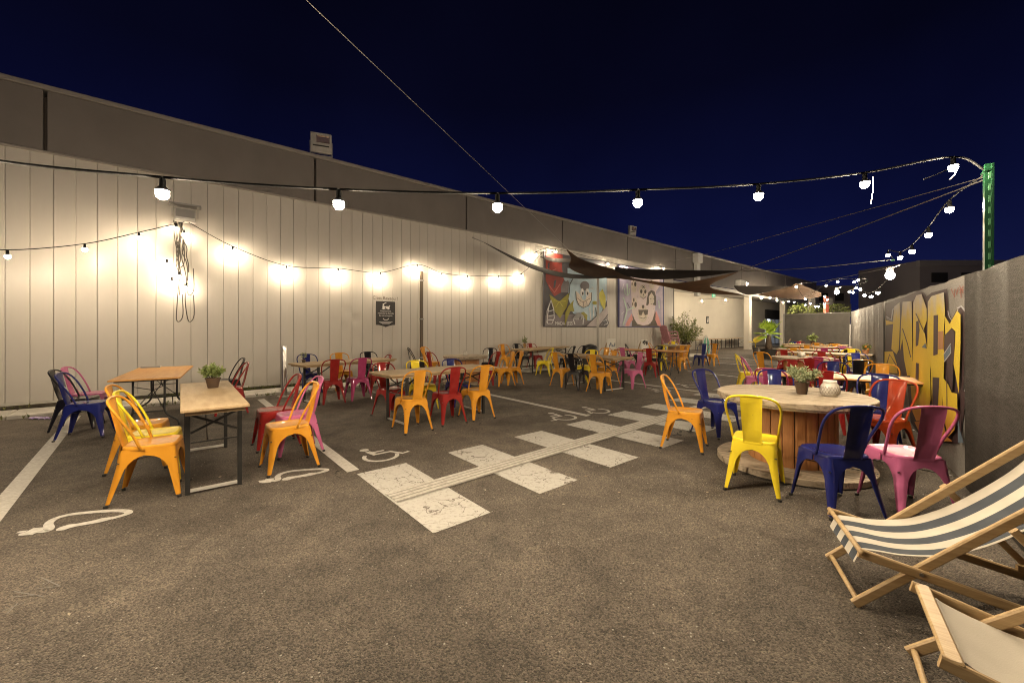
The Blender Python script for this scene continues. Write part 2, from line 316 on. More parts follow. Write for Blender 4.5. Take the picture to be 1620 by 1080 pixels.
# ------------------------------------------------------------------ mesh building
class MB:
    def __init__(s): s.v = []; s.f = []
    def add(s, vs_, fs):
        o = len(s.v); s.v += [tuple(x) for x in vs_]; s.f += [tuple(i + o for i in f) for f in fs]; return s
    def poly(s, pts): return s.add(pts, [tuple(range(len(pts)))])
    def box(s, c, d, rz=0.0):
        x, y, z = d[0] / 2, d[1] / 2, d[2] / 2
        ca, sa = math.cos(rz), math.sin(rz); o = []
        for k in (-z, z):
            for i, j in ((-x, -y), (x, -y), (x, y), (-x, y)):
                o.append((c[0] + i * ca - j * sa, c[1] + i * sa + j * ca, c[2] + k))
        return s.add(o, [(3, 2, 1, 0), (4, 5, 6, 7), (0, 1, 5, 4), (1, 2, 6, 5), (2, 3, 7, 6), (3, 0, 4, 7)])
    def cbox(s, c, d, ch=0.004, rz=0.0):                      # box with chamfered vertical and top edges
        x, y, z = d[0] / 2, d[1] / 2, d[2] / 2; ch = min(ch, x * .9, y * .9, z * .9)
        def ring(ix, k):
            a, b = x - ix, y - ix; q = ch
            return [(-a + q, -b, k), (a - q, -b, k), (a, -b + q, k), (a, b - q, k), (a - q, b, k), (-a + q, b, k), (-a, b - q, k), (-a, -b + q, k)]
        pts = ring(ch, -z) + ring(0, -z + ch) + ring(0, z - ch) + ring(ch, z)
        ca, sa = math.cos(rz), math.sin(rz)
        pts = [(c[0] + p[0] * ca - p[1] * sa, c[1] + p[0] * sa + p[1] * ca, c[2] + p[2]) for p in pts]
        fs = [tuple(reversed(range(8))), tuple(range(24, 32))]
        for k in range(3):
            for i in range(8):
                j = (i + 1) % 8; fs.append((k * 8 + i, k * 8 + j, k * 8 + 8 + j, k * 8 + 8 + i))
        return s.add(pts, fs)
    def beam(s, a, b, wd, ht, up=(0, 0, 1), ch=0.0):
        a = Vector(a); b = Vector(b); d = (b - a).normalized(); up = Vector(up)
        sd = d.cross(up).normalized(); up = sd.cross(d).normalized()
        q = ch
        if q:
            prof = [(-wd / 2 + q, -ht / 2), (wd / 2 - q, -ht / 2), (wd / 2, -ht / 2 + q), (wd / 2, ht / 2 - q), (wd / 2 - q, ht / 2), (-wd / 2 + q, ht / 2), (-wd / 2, ht / 2 - q), (-wd / 2, -ht / 2 + q)]
        else:
            prof = [(-wd / 2, -ht / 2), (wd / 2, -ht / 2), (wd / 2, ht / 2), (-wd / 2, ht / 2)]
        n = len(prof)
        pts = [a + sd * p[0] + up * p[1] for p in prof] + [b + sd * p[0] + up * p[1] for p in prof]
        fs = [tuple(reversed(range(n))), tuple(range(n, 2 * n))] + [(i, (i + 1) % n, n + (i + 1) % n, n + i) for i in range(n)]
        return s.add(pts, fs)
    def tube(s, path, r, seg=6, caps=True):
        path = [Vector(p) for p in path]; n = len(path); rows = []; prev = None
        rr = r if isinstance(r, (list, tuple)) else [r] * n
        for i, p in enumerate(path):
            d = (path[min(i + 1, n - 1)] - path[max(i - 1, 0)])
            d = d.normalized() if d.length > 1e-9 else Vector((0, 0, 1))
            if prev is None:
                ref = Vector((0, 0, 1)) if abs(d.z) < 0.9 else Vector((1, 0, 0))
                a = d.cross(ref).normalized()
            else:
                a = (prev - d * prev.dot(d)).normalized()
            prev = a; b = d.cross(a)
            rows.append([p + (a * math.cos(2 * math.pi * k / seg) + b * math.sin(2 * math.pi * k / seg)) * rr[i] for k in range(seg)])
        pts = [q for r_ in rows for q in r_]; fs = []
        for i in range(n - 1):
            for k in range(seg):
                l = (k + 1) % seg; fs.append((i * seg + k, i * seg + l, (i + 1) * seg + l, (i + 1) * seg + k))
        if caps: fs += [tuple(reversed(range(seg))), tuple(range((n - 1) * seg, n * seg))]
        return s.add(pts, fs)
    def lathe(s, prof, seg=16, c=(0, 0, 0), caps=True):
        pts = []; fs = []; n = len(prof)
        for r, z in prof:
            for k in range(seg):
                a = 2 * math.pi * k / seg; pts.append((c[0] + r * math.cos(a), c[1] + r * math.sin(a), c[2] + z))
        for i in range(n - 1):
            for k in range(seg):
                l = (k + 1) % seg; fs.append((i * seg + k, i * seg + l, (i + 1) * seg + l, (i + 1) * seg + k))
        if caps: fs += [tuple(reversed(range(seg))), tuple(range((n - 1) * seg, n * seg))]
        return s.add(pts, fs)
    def mesh(s, name, m, smooth=False):
        me = bpy.data.meshes.new(name); me.from_pydata(s.v, [], s.f); me.update()
        if m is not None: me.materials.append(m)
        if smooth: me.shade_smooth()
        return me
    def build(s, name, m, parent=None, smooth=False, auto=None):
        me = s.mesh(name, m, smooth)
        if auto is not None:
            me.shade_smooth()
            try: me.set_sharp_from_angle(angle=R(auto))
            except Exception: pass
        return link(name, me, parent)

def link(name, me, parent=None, loc=(0, 0, 0), rz=0.0):
    o = bpy.data.objects.new(name, me); COL.objects.link(o)
    if parent is not None: o.parent = parent
    o.location = loc; o.rotation_euler = (0, 0, rz)
    return o
def tag(o, label=None, cat=None, group=None, kind=None):
    if label: o['label'] = label
    if cat: o['category'] = cat
    if group: o['group'] = group
    if kind: o['kind'] = kind
    return o
def thing(name, label, cat, loc=(0, 0, 0), rz=0.0, group=None):
    o = bpy.data.objects.new(name, None); COL.objects.link(o)
    o.empty_display_size = 0.1
    o.location = loc; o.rotation_euler = (0, 0, rz)
    return tag(o, label, cat, group)
KIDS = {}
def kids(o): return [c for c in o.children]
def copy_tree(o, mats=None):
    def rec(a, parent):
        c = a.copy(); COL.objects.link(c)
        if parent is not None: c.parent = parent
        for ch in kids(a): rec(ch, c)
        return c
    return rec(o, None)
def setmat(o, m):
    o.material_slots[0].link = 'OBJECT'; o.material_slots[0].material = m
def catmull(pts, n=6):
    pts = [Vector(p) for p in pts]; out = []
    P = [pts[0] * 2 - pts[1]] + pts + [pts[-1] * 2 - pts[-2]]
    for i in range(1, len(P) - 2):
        a, b, c, d = P[i - 1], P[i], P[i + 1], P[i + 2]
        for k in range(n):
            t = k / n
            out.append(0.5 * ((2 * b) + (c - a) * t + (2 * a - 5 * b + 4 * c - d) * t * t + (3 * b - a - 3 * c + d) * t ** 3))
    out.append(pts[-1]); return out

# ------------------------------------------------------------------ ground and markings
tag(MB().poly([(-150, -60, 0), (150, -60, 0), (150, 250, 0), (-150, 250, 0)]).build('car_park_ground', M_ASPH), kind='structure')

Z1, Z2, Z3 = 0.004, 0.008, 0.012
def gpoly(pts, z=Z1): return [Vector((p.x, p.y, z)) for p in pts]
def mark(name, mb, m, parent=None):
    o = mb.build(name, m, parent); o['kind'] = 'structure'; return o
def strip(p, q, w_):
    d = (q - p); d.z = 0; n = Vector((-d.y, d.x, 0)).normalized() * w_ / 2
    return gpoly([p - n, q - n, q + n, p + n])
a0, a1 = G(0, 803), G(119, 658.5)
mark('parking_line', MB().poly(strip(a0 + (a0 - a1) * 0.6, a1, 0.13)), M_LINE)
mark('parking_line', MB().poly(strip(G(559, 745), G(412.5, 631.5), 0.12)), M_LINE)
mark('parking_line', MB().poly(strip(G(931, 657.8), G(772, 623.5), 0.12)), M_LINE)
mark('parking_line', MB().poly(strip(G(1107, 619.5), G(925, 596), 0.12)), M_LINE)
mark('parking_line', MB().poly(strip(G(1210, 601), G(1088, 587), 0.12)), M_LINE)
mark('parking_line', MB().poly(strip(G(1200, 578.5), G(1131, 573.5), 0.12)), M_LINE)
mark('parking_line', MB().poly(strip(G(1195, 569.2), G(1135, 565.4), 0.12)), M_LINE)

for k in range(10):                                   # zebra bars
    u0 = 1.39 + 1.027 * k
    jit = [random.uniform(-0.012, 0.012) for _ in range(4)]
    n0, n1 = 2.50 + 0.011 * k, 4.0 + 0.026 * k
    mark('zebra_bar', MB().poly([un(u0 + jit[0], n0, Z1), un(u0 + 0.5 + jit[1], n0, Z1), un(u0 + 0.5 + jit[2], n1, Z1), un(u0 + jit[3], n1, Z1)]), M_ZEBRA)
tb = un(1.40, 3.12); te = un(9.6, 3.36)               # ribbed tactile strip across the bars
dv = (te - tb).normalized(); nv = Vector((-dv.y, dv.x, 0)); tl = (te - tb).length
tac = MB().poly(gpoly([tb, te, te + nv * 0.235, tb + nv * 0.235], Z2)).build('tactile_strip', M_TACT)
tac['kind'] = 'structure'
for k in range(4):
    mb = MB(); c0 = tb + nv * (0.03 + 0.058 * k) ; c1 = te + nv * (0.03 + 0.058 * k)
    mb.add([c0 + Vector((0, 0, .0085)), c1 + Vector((0, 0, .0085)), c1 + nv * .008 + Vector((0, 0, .014)), c0 + nv * .008 + Vector((0, 0, .014)),
            c1 + nv * .028 + Vector((0, 0, .014)), c0 + nv * .028 + Vector((0, 0, .014)), c1 + nv * .036 + Vector((0, 0, .0085)), c0 + nv * .036 + Vector((0, 0, .0085))],
           [(0, 1, 2, 3), (3, 2, 4, 5), (5, 4, 6, 7)])
    mb.build('tactile_rib', M_RIB, tac)

def ribbon(mb, pts, w_, z=Z1):
    pts = [Vector((p.x, p.y, z)) for p in pts]; L = []; Rr = []
    for i, p in enumerate(pts):
        d = (pts[min(i + 1, len(pts) - 1)] - pts[max(i - 1, 0)]).normalized(); n = Vector((-d.y, d.x, 0))
        ww = w_[i] if isinstance(w_, list) else w_
        L.append(p + n * ww / 2); Rr.append(p - n * ww / 2)
    for i in range(len(pts) - 1): mb.poly([Rr[i], Rr[i + 1], L[i + 1], L[i]])
def disc(mb, c, r, z=Z1, seg=18):
    mb.poly([Vector((c.x + r * math.cos(2 * math.pi * k / seg), c.y + r * math.sin(2 * math.pi * k / seg), z)) for k in range(seg)])

def wheelchair(c, s, flip=1):
    mb = MB(); P = lambda x, y: c + U * (x * s * flip) + N * (y * s)
    disc(mb, P(-0.22, 0.62), 0.13 * s)
    ribbon(mb, [P(-0.20, 0.42), P(-0.12, -0.02)], 0.15 * s, Z1)
    ribbon(mb, [P(-0.12, 0.02), P(0.32, 0.02), P(0.52, -0.36), P(0.74, -0.30)], 0.11 * s, Z1 + .001)
    ribbon(mb, [P(-0.15, 0.24), P(0.22, 0.24)], 0.09 * s, Z1 + .002)
    ribbon(mb, [P(-0.06 + 0.44 * math.cos(a), -0.22 + 0.44 * math.sin(a)) for a in [R(140 + 12 * k) for k in range(19)]], 0.11 * s, Z1 + .0015)
    mark('wheelchair_symbol', mb, M_LINE)
wheelchair(G(601, 718), 0.40)
wheelchair(G(884, 659), 0.42, -1)
wheelchair(G(938, 649), 0.42, -1)
wheelchair(G(1040, 617), 0.42, -1)
wheelchair(G(1086, 610), 0.42, -1)

def ev(px):
    mb = MB()
    def pts(l): return catmull([G(*px(*p)) for p in l], 5)
    loop = pts([(165, 433), (200, 432), (212, 420), (207, 402), (235, 380), (300, 362), (390, 352), (480, 346), (538, 347), (549, 356), (520, 367), (475, 379)])
    ribbon(mb, loop, 0.05)
    ribbon(mb, [G(*px(*p)) for p in [(478, 378), (430, 387), (405, 393), (330, 407), (295, 413), (262, 424), (240, 430)]], [0.05, 0.085, 0.07, 0.055, 0.085, 0.085, 0.03], Z1 + .001)
    ribbon(mb, [G(*px(*p)) for p in [(172, 432), (110, 437)]], 0.11, Z1 + .001)
    ribbon(mb, [G(*px(*p)) for p in [(112, 441), (80, 447)]], 0.03, Z1)
    ribbon(mb, [G(*px(*p)) for p in [(112, 434), (75, 438)]], 0.03, Z1)
    mark('charging_symbol', mb, M_LINE)
ev(lambda x, y: (x / 2.7, 680 + y / 2.7))
ev(lambda x, y: ((1395 + (x - 549) * 0.612) / 2.7, 680 + (168 + (y - 346) * 0.56) / 2.7))

# small stones, chalk marks, litter
mb = MB()
def chip(x, y, s, z0=0.0):
    h = [random.uniform(.6, 1.2) for _ in range(5)]; a0_ = random.random() * 6.28
    p = [(x + s * h[k] * math.cos(a0_ + 1.2566 * k), y + s * h[k] * math.sin(a0_ + 1.2566 * k), z0) for k in range(5)]
    p.append((x + s * .1, y, z0 + s * random.uniform(.3, .7)))
    mb.add(p, [(k, (k + 1) % 5, 5) for k in range(5)])
for _ in range(900):
    a = random.gauss(0, 1); b_ = random.gauss(0, 1)
    chip(1.75 + a * 0.55 + b_ * .2, 3.6 + b_ * 0.55 - a * .2, random.uniform(0.0015, 0.0042))
for _ in range(700):
    chip(random.uniform(-3.5, 3.5), random.uniform(1.4, 6.5), random.uniform(0.0015, 0.004))
tag(mb.build('gravel_chips', pmat('pale_chips', (0.45, 0.42, 0.37), rough=0.9)), kind='stuff')
mb = MB(); rr = random.Random(17)
for _ in range(70):
    x, y = rr.uniform(-4.5, 4.0), rr.uniform(1.5, 8.0); a = rr.uniform(0, 6.28); l = rr.uniform(.006, .018); ca, sa = math.cos(a) * l, math.sin(a) * l
    mb.add([(x - ca, y - sa, .003), (x - sa * .4, y + ca * .4, .003 + l * .25), (x + ca, y + sa, .004), (x + sa * .4, y - ca * .4, .003)], [(0, 3, 2, 1)])
tag(mb.build('leaf_litter', pmat('dry_leaf', (.26, .19, .11), rough=.9, c2=(.5, .45, .38), vs_=2)), kind='stuff')
mb = MB()
for seg in ([(175, 630), (258, 668)], [(258, 668), (150, 680)], [(185, 665), (225, 640)], [(45, 715), (170, 705)], [(60, 690), (185, 712)], [(10, 775), (110, 735)], [(30, 785), (75, 740)]):
    ribbon(mb, [G(p[0] / 2.7, 680 + p[1] / 2.7) for p in seg], 0.006, 0.003)
mark('chalk_scribble', mb, pmat('chalk', (0.21, 0.195, 0.175), rough=1.0))

# ------------------------------------------------------------------ warehouse
bld = thing('warehouse', 'long cream metal clad warehouse with grey fascia along the car park', 'warehouse', N * WN, R(40))
U0, U1 = -7.0, 19.9
MB().box(((U0 + U1) / 2, 0.55, 2.75), (U1 - U0, 1.0, 5.4)).build('wall_core', M_DARK, bld)
PW = 0.27
def panel_mesh(dent=None):
    mb = MB(); hw = PW / 2 - 0.0012
    xs = [-hw, -hw + 0.0012, -hw + 0.006, -0.06, 0, 0.06, hw - 0.006, hw - 0.0012, hw]; ys = [0.045, 0.006, 0.0, -0.0012, -0.0016, -0.0012, 0.0, 0.006, 0.045]
    zs = [0.17 + 4.31 * k / (40 if dent else 1) for k in range((40 if dent else 1) + 1)]
    for z in zs:
        for i, x in enumerate(xs):
            y = ys[i]
            if dent:
                for (dx, dz, dr, dd) in dent:
                    d2 = ((x - dx) / dr) ** 2 + ((z - dz) / (dr * 0.7)) ** 2
                    y += dd * math.exp(-d2)
            mb.v.append((x, y, z))
    n = len(xs)
    for k in range(len(zs) - 1):
        for i in range(n - 1): mb.f.append((k * n + i, k * n + i + 1, (k + 1) * n + i + 1, (k + 1) * n + i))
    me = mb.mesh('cladding_panel', M_CLAD); me.shade_smooth()
    try: me.set_sharp_from_angle(angle=R(25))
    except Exception: pass
    return me
pm = panel_mesh()
dents = {}
for (px, py, dr, dd) in [(548, 492, .12, .03), (562, 505, .12, .03), (570, 535, .09, .02), (556, 553, .08, .025), (540, 520, .16, .015), (527, 508, .12, .012), (620, 555, .1, .012)]:
    q = W(px, py); i = int((q.x - U0) // PW); dents.setdefault(i, []).append((q.x - (U0 + PW * (i + .5)), q.z, dr, dd))
for i in range(int((U1 - U0) / PW)):
    x = U0 + PW * (i + .5)
    o = link('cladding_panel', panel_mesh(dents[i]) if i in dents else pm, bld, (x, 0, 0))
    o.rotation_euler = (0, 0, random.uniform(-0.006, 0.006))
MB().box(((U0 + U1) / 2, -0.012, 0.15), (U1 - U0, 0.05, 0.036)).build('base_flashing', M_FLASH, bld)
MB().box(((U0 + U1) / 2, 0.045, 0.06), (U1 - U0 - .01, 0.06, 0.14)).build('plinth', M_PLINTH, bld)
jo = [-6.0, -1.69, 2.64, 7.0, 11.35, 15.6, 19.85, 24.0, 28.3, 32.6, 36.9, 41.2, 45.5]
def chbox(x0, x1, y0, y1, z0, z1, ch): 
    return MB().cbox(((x0 + x1) / 2, (y0 + y1) / 2, (z0 + z1) / 2), (x1 - x0, y1 - y0, z1 - z0), ch)
for i in range(len(jo) - 1):
    zb = 4.5 if jo[i] < 19 else 3.95
    chbox(jo[i] + 0.025, jo[i + 1] - 0.025, -0.055, 0.045, zb, 5.54, 0.008).build('fascia_panel', M_FASC, bld)
MB().box(((jo[0] + jo[-1]) / 2, 0.04, 4.9), (jo[-1] - jo[0], 0.02, 1.1)).build('fascia_backing', pmat('joint_brown', (0.07, 0.055, 0.045), rough=.8), bld)
chbox(jo[0], jo[-1], -0.10, 0.35, 5.545, 5.63, 0.012).build('parapet_cap', M_CAP, bld)
chbox(jo[0], U1, -0.075, 0.03, 4.465, 4.495, 0.006).build('fascia_drip_edge', M_CAP, bld)
# recessed entrance side with canopy
RN = 2.5
chbox(19.9, 50.0, RN, RN + 0.3, 0.0, 3.95, 0.01).build('recess_wall', M_RENDER, bld)
MB().box((19.75, RN / 2 + .05, 1.95), (0.28, RN - 0.15, 3.9)).build('return_wall', M_RENDER, bld)
MB().box((34.9, RN / 2 + .1, 3.86), (30.4, RN + 0.1, 0.12)).build('canopy_soffit', M_SOFFIT, bld)
MB().box((34.9, 0.12, 3.72), (30.0, 0.14, 0.16)).build('canopy_beam', M_SOFFIT, bld)
for u_ in (30.0, 37.2, 44.5):
    chbox(u_ - 0.19, u_ + 0.19, 0.0, 0.38, 0.0, 3.64, 0.02).build('column', M_RENDER, bld)
dr = MB().box((42.6, RN - 0.05, 2.72), (4.6, 0.12, 0.85)).build('door_header', M_DARK, bld)
gd = chbox(40.4, 44.8, RN - 0.12, RN - 0.02, 0.0, 0.06, 0.01).build('door', M_GREY, bld)
for x in (40.45, 41.5, 42.6, 43.7, 44.75):
    MB().box((x, RN - 0.08, 1.18), (0.07, 0.08, 2.24)).build('door_frame', M_GREY, gd)
M_LIT = emat('lit_interior', (0.80, 0.90, 1.0), 2.2)
M_DIMLIT = emat('dim_interior', (0.55, 0.65, 0.8), 0.12)
MB().box((40.97, RN - 0.05, 1.18), (0.98, 0.02, 2.2)).build('door_pane', M_LIT, gd)
for x in (42.05, 43.15, 44.22):
    MB().box((x, RN - 0.05, 1.18), (1.02, 0.02, 2.2)).build('door_pane', M_DIMLIT, gd)
MB().box((42.3, RN - 0.16, 1.05), (0.05, 0.05, 0.9)).build('door_handle', M_STEEL, gd)

# things on the warehouse
def walllocal(px, py): q = W(px, py); return q
dp = thing('downpipe', 'dark downpipe running down the cream wall right of the black notice', 'downpipe', un(5.46, WN - 0.06), R(40))
MB().box((0, 0, 1.63), (0.075, 0.07, 2.86)).build('pipe', pmat('brown_pipe', (0.10, 0.075, 0.05), rough=0.5), dp)
MB().box((-0.068, 0.02, 1.63), (0.045, 0.03, 2.86)).build('cover_strip', M_CLAD, dp)
for z in (0.6, 1.7, 2.8): MB().box((0, 0.0, z), (0.12, 0.085, 0.04)).build('bracket', M_GREY, dp)
hp = thing('rainwater_hopper', 'white square hopper and downpipe standing out from the grey fascia', 'downpipe', un(21.9, WN - 0.2), R(40))
chbox(-0.17, 0.17, -0.1, 0.1, 3.2, 5.0, 0.01).build('pipe', M_WPLAST, hp)
chbox(-0.26, 0.26, -0.19, 0.14, 5.0, 5.52, 0.02).build('hopper', M_WPLAST, hp)

def floodlight(loc, rz, label, s=1.0, tilt=0):
    t = thing('floodlight', label, 'floodlight', loc, rz)
    MB().cbox((0, 0, 0.30 * s), (0.46 * s, 0.14 * s, 0.46 * s), 0.012).build('housing', M_LGREY, t)
    MB().add([(-.10 * s, -.078 * s, .30 * s), (.19 * s, -.078 * s, .30 * s), (.19 * s, -.078 * s, .47 * s), (-.10 * s, -.078 * s, .47 * s), (-.06 * s, -.073 * s, .33 * s), (.16 * s, -.073 * s, .33 * s), (.16 * s, -.073 * s, .44 * s), (-.06 * s, -.073 * s, .44 * s)],
             [(0, 1, 5, 4), (1, 2, 6, 5), (2, 3, 7, 6), (3, 0, 4, 7), (4, 5, 6, 7)]).build('reflector', pmat('reflector_copper', (0.62, 0.45, 0.33), rough=0.25, metal=0.8), t)
    MB().box((0, -0.076 * s, 0.23 * s), (0.36 * s, 0.012 * s, 0.03 * s)).build('visor', M_DARK, t)
    b = MB(); b.box((-0.24 * s, 0, 0.18 * s), (0.02 * s, 0.05 * s, 0.32 * s)); b.box((0.24 * s, 0, 0.18 * s), (0.02 * s, 0.05 * s, 0.32 * s)); b.box((0, 0, 0.012 * s), (0.5 * s, 0.06 * s, 0.024 * s))
    b.build('bracket', M_GREY, t)
    t.rotation_euler = (R(tilt), 0, rz)
    return t
q = W(508, 243); floodlight(un(q.x, WN - 0.02, 5.63), R(22), 'large unlit floodlight on the roof edge against the night sky', 1.0, 8)
q = W(1001, 374); floodlight(un(q.x, WN + 0.05, 5.63), R(30), 'small distant floodlight on the roof edge above the skull mural', 0.9, 5)

q = W(293, 352, WN - 0.2)
t = thing('wall_floodlight', 'grey boxy floodlight bracketed to the wall above a bundle of hanging cables', 'floodlight', un(q.x, WN - 0.05, q.z), R(40))
MB().cbox((0, -0.18, 0.13), (0.34, 0.16, 0.26), 0.012).build('housing', M_LGREY, t)
MB().box((0.0, -0.264, 0.16), (0.29, 0.01, 0.15)).build('glass', M_GREY, t)
MB().box((0, -0.27, 0.05), (0.30, 0.03, 0.05)).build('visor', M_WPLAST, t)
MB().box((0, -0.13, 0.34), (0.50, 0.26, 0.03)).build('mount_plate', M_GREY, t)
for x in (-.2, .2): MB().box((x, -0.16, 0.22), (0.02, 0.05, 0.22)).build('bracket', M_LGREY, t)

# notice
def text_obj(name, s, size, loc, rot, m, parent=None, align='CENTER', ext=0.0006):
    c = bpy.data.curves.new(name, 'FONT'); c.body = s; c.size = size; c.align_x = align; c.extrude = ext
    o = bpy.data.objects.new(name, c); COL.objects.link(o)
    dg = bpy.context.evaluated_depsgraph_get(); me = bpy.data.meshes.new_from_object(o.evaluated_get(dg))
    bpy.data.objects.remove(o); bpy.data.curves.remove(c)
    me.materials.clear(); me.materials.append(m)
    ob = link(name, me, parent, loc); ob.rotation_euler = rot
    return ob
qa, qb = W(594.5, 476), W(624.5, 514)
nt_ = thing('notice_board', 'black rectangular notice with white truck drawing, text and smile on the cream wall', 'sign', un((qa.x + qb.x) / 2, WN - 0.03, qb.z), R(40))
sw, sh = qb.x - qa.x, qa.z - qb.z
MB().cbox((0, 0.01, sh / 2), (sw, 0.02, sh), 0.003).build('board', M_SIGN, nt_)
MB().add([(-.36 * sw, 0.0, 0), (.36 * sw, 0.0, 0), (.04 * sw, 0, -.07 * sh), (0, 0, -.11 * sh), (-.04 * sw, 0, -.07 * sh)], [(0, 4, 3, 2, 1)]).build('pointed_tab', M_SIGN, nt_)
TR = (R(90), 0, 0)
text_obj('lettering', "Emplacement,", sh * 0.085, (0, -0.003, sh * 0.56), TR, M_WHITE, nt_)
text_obj('lettering', "r\u00e9serv\u00e9 \u00e0 la client\u00e8le", sh * 0.085, (0, -0.003, sh * 0.465), TR, M_WHITE, nt_)
text_obj('lettering', "de votre magasin.", sh * 0.085, (0, -0.003, sh * 0.37), TR, M_WHITE, nt_)
b = MB()
for (x, z, w_, h_) in [(-.12, .74, .12, .12), (-.14, .85, .05, .09), (-.03, .76, .1, .05), (.1, .75, .18, .09), (.19, .81, .06, .05)]: b.box((x * sw, -0.003, z * sh), (w_ * sw, .002, h_ * sh))
b.beam((-.12 * sw, -.003, .88 * sh), (.02 * sw, -.003, .95 * sh), .002, .03 * sh); b.box((0, -.003, .672 * sh), (.44 * sw, .002, .012 * sh))
for x in (-.13, .13): b.poly([(x * sw + .055 * sw * math.cos(-k * .524), -.0035, .70 * sh + .055 * sw * math.sin(-k * .524)) for k in range(12)])
arc = [(.15 * sw * math.cos(a), -.003, .30 * sh + .11 * sw * math.sin(a)) for a in [R(190 + 16 * k) for k in range(11)]]
for i in range(10): b.beam(arc[i], arc[i + 1], .002, .028 * sh)
b.box((0, -.003, .125 * sh), (.7 * sw, .002, .014 * sh)); b.box((0, -.003, .085 * sh), (.55 * sw, .002, .014 * sh)); b.box((0, -.003, .05 * sh), (.4 * sw, .002, .010 * sh))
b.build('drawing', M_WHITE, nt_)
lt = text_obj('handwriting', "C'est Revenu !", 0.12, un((qa.x + qb.x) / 2, WN - 0.006, qa.z + 0.05), (R(90), 0, R(40)), pmat('pencil', (0.16, 0.13, 0.10), rough=0.9))
tag(lt, "handwritten words C'est Revenu on the wall above the black notice", 'writing')

# shapes drawn flat on the wall plane
def wall_shape(px, shapes, y0, parent, name, origin):
    out = []
    for i, (m, pts) in enumerate(shapes):
        b = MB(); v = []
        for p in pts:
            q = W(*px(*p)); v.append((q.x - origin[0], y0 - 0.0012 * i, q.z - origin[1]))
        b.poly(v); o = b.build(name, m, parent); out.append(o)
    return out
def ell(cx, cy, rx, ry, n=18, rot=0.0):
    return [(cx + rx * math.cos(k * 2 * math.pi / n) * math.cos(rot) - ry * math.sin(k * 2 * math.pi / n) * math.sin(rot), cy + rx * math.cos(k * 2 * math.pi / n) * math.sin(rot) + ry * math.sin(k * 2 * math.pi / n) * math.cos(rot)) for k in range(n)]
def stroke(pts, w_):
    L = []; Rr = []
    for i, p in enumerate(pts):
        a = pts[max(i - 1, 0)]; c = pts[min(i + 1, len(pts) - 1)]; dx, dy = c[0] - a[0], c[1] - a[1]; l = math.hypot(dx, dy) or 1
        L.append((p[0] - dy / l * w_ / 2, p[1] + dx / l * w_ / 2)); Rr.append((p[0] + dy / l * w_ / 2, p[1] - dx / l * w_ / 2))
    return L + Rr[::-1]
def flat(name, c, c2=None):
    c = tuple(min(.8, x * 1.4) for x in c); c2 = tuple(min(.8, x * 1.4) for x in c2) if c2 else None
    return pmat('mural_' + name, c, rough=0.55, c2=c2 or tuple(x * .8 for x in c), vs_=3)
mRed, mDk, mMid, mBlue, mOl, mYel, mCr, mWh, mBk = flat('red', (.28, .04, .03)), flat('dark', (.07, .065, .075)), flat('mid', (.19, .17, .18)), flat('blue', (.40, .50, .56), (.30, .42, .50)), flat('olive', (.26, .24, .03)), flat('yellow', (.46, .42, .06)), flat('cream', (.58, .50, .42)), flat('white', (.62, .60, .57)), flat('black', (.02, .018, .02))
qa, qb = W(858, 397), W(958, 517)
z0, z1 = 1.49, 4.24
u0, u1 = W(858, 450).x, W(958, 450).x
mu = thing('street_art_mural', 'large mural panel of red swirl, olive leaves and grinning blue face', 'mural', un((u0 + u1) / 2, WN - 0.09, z0), R(40))
MB().cbox((0, 0.03, (z1 - z0) / 2), (u1 - u0, 0.05, z1 - z0), 0.006).build('panel', mDk, mu)
px1 = lambda x, y: (840 + x / 6.75, 380 + y / 6.75)
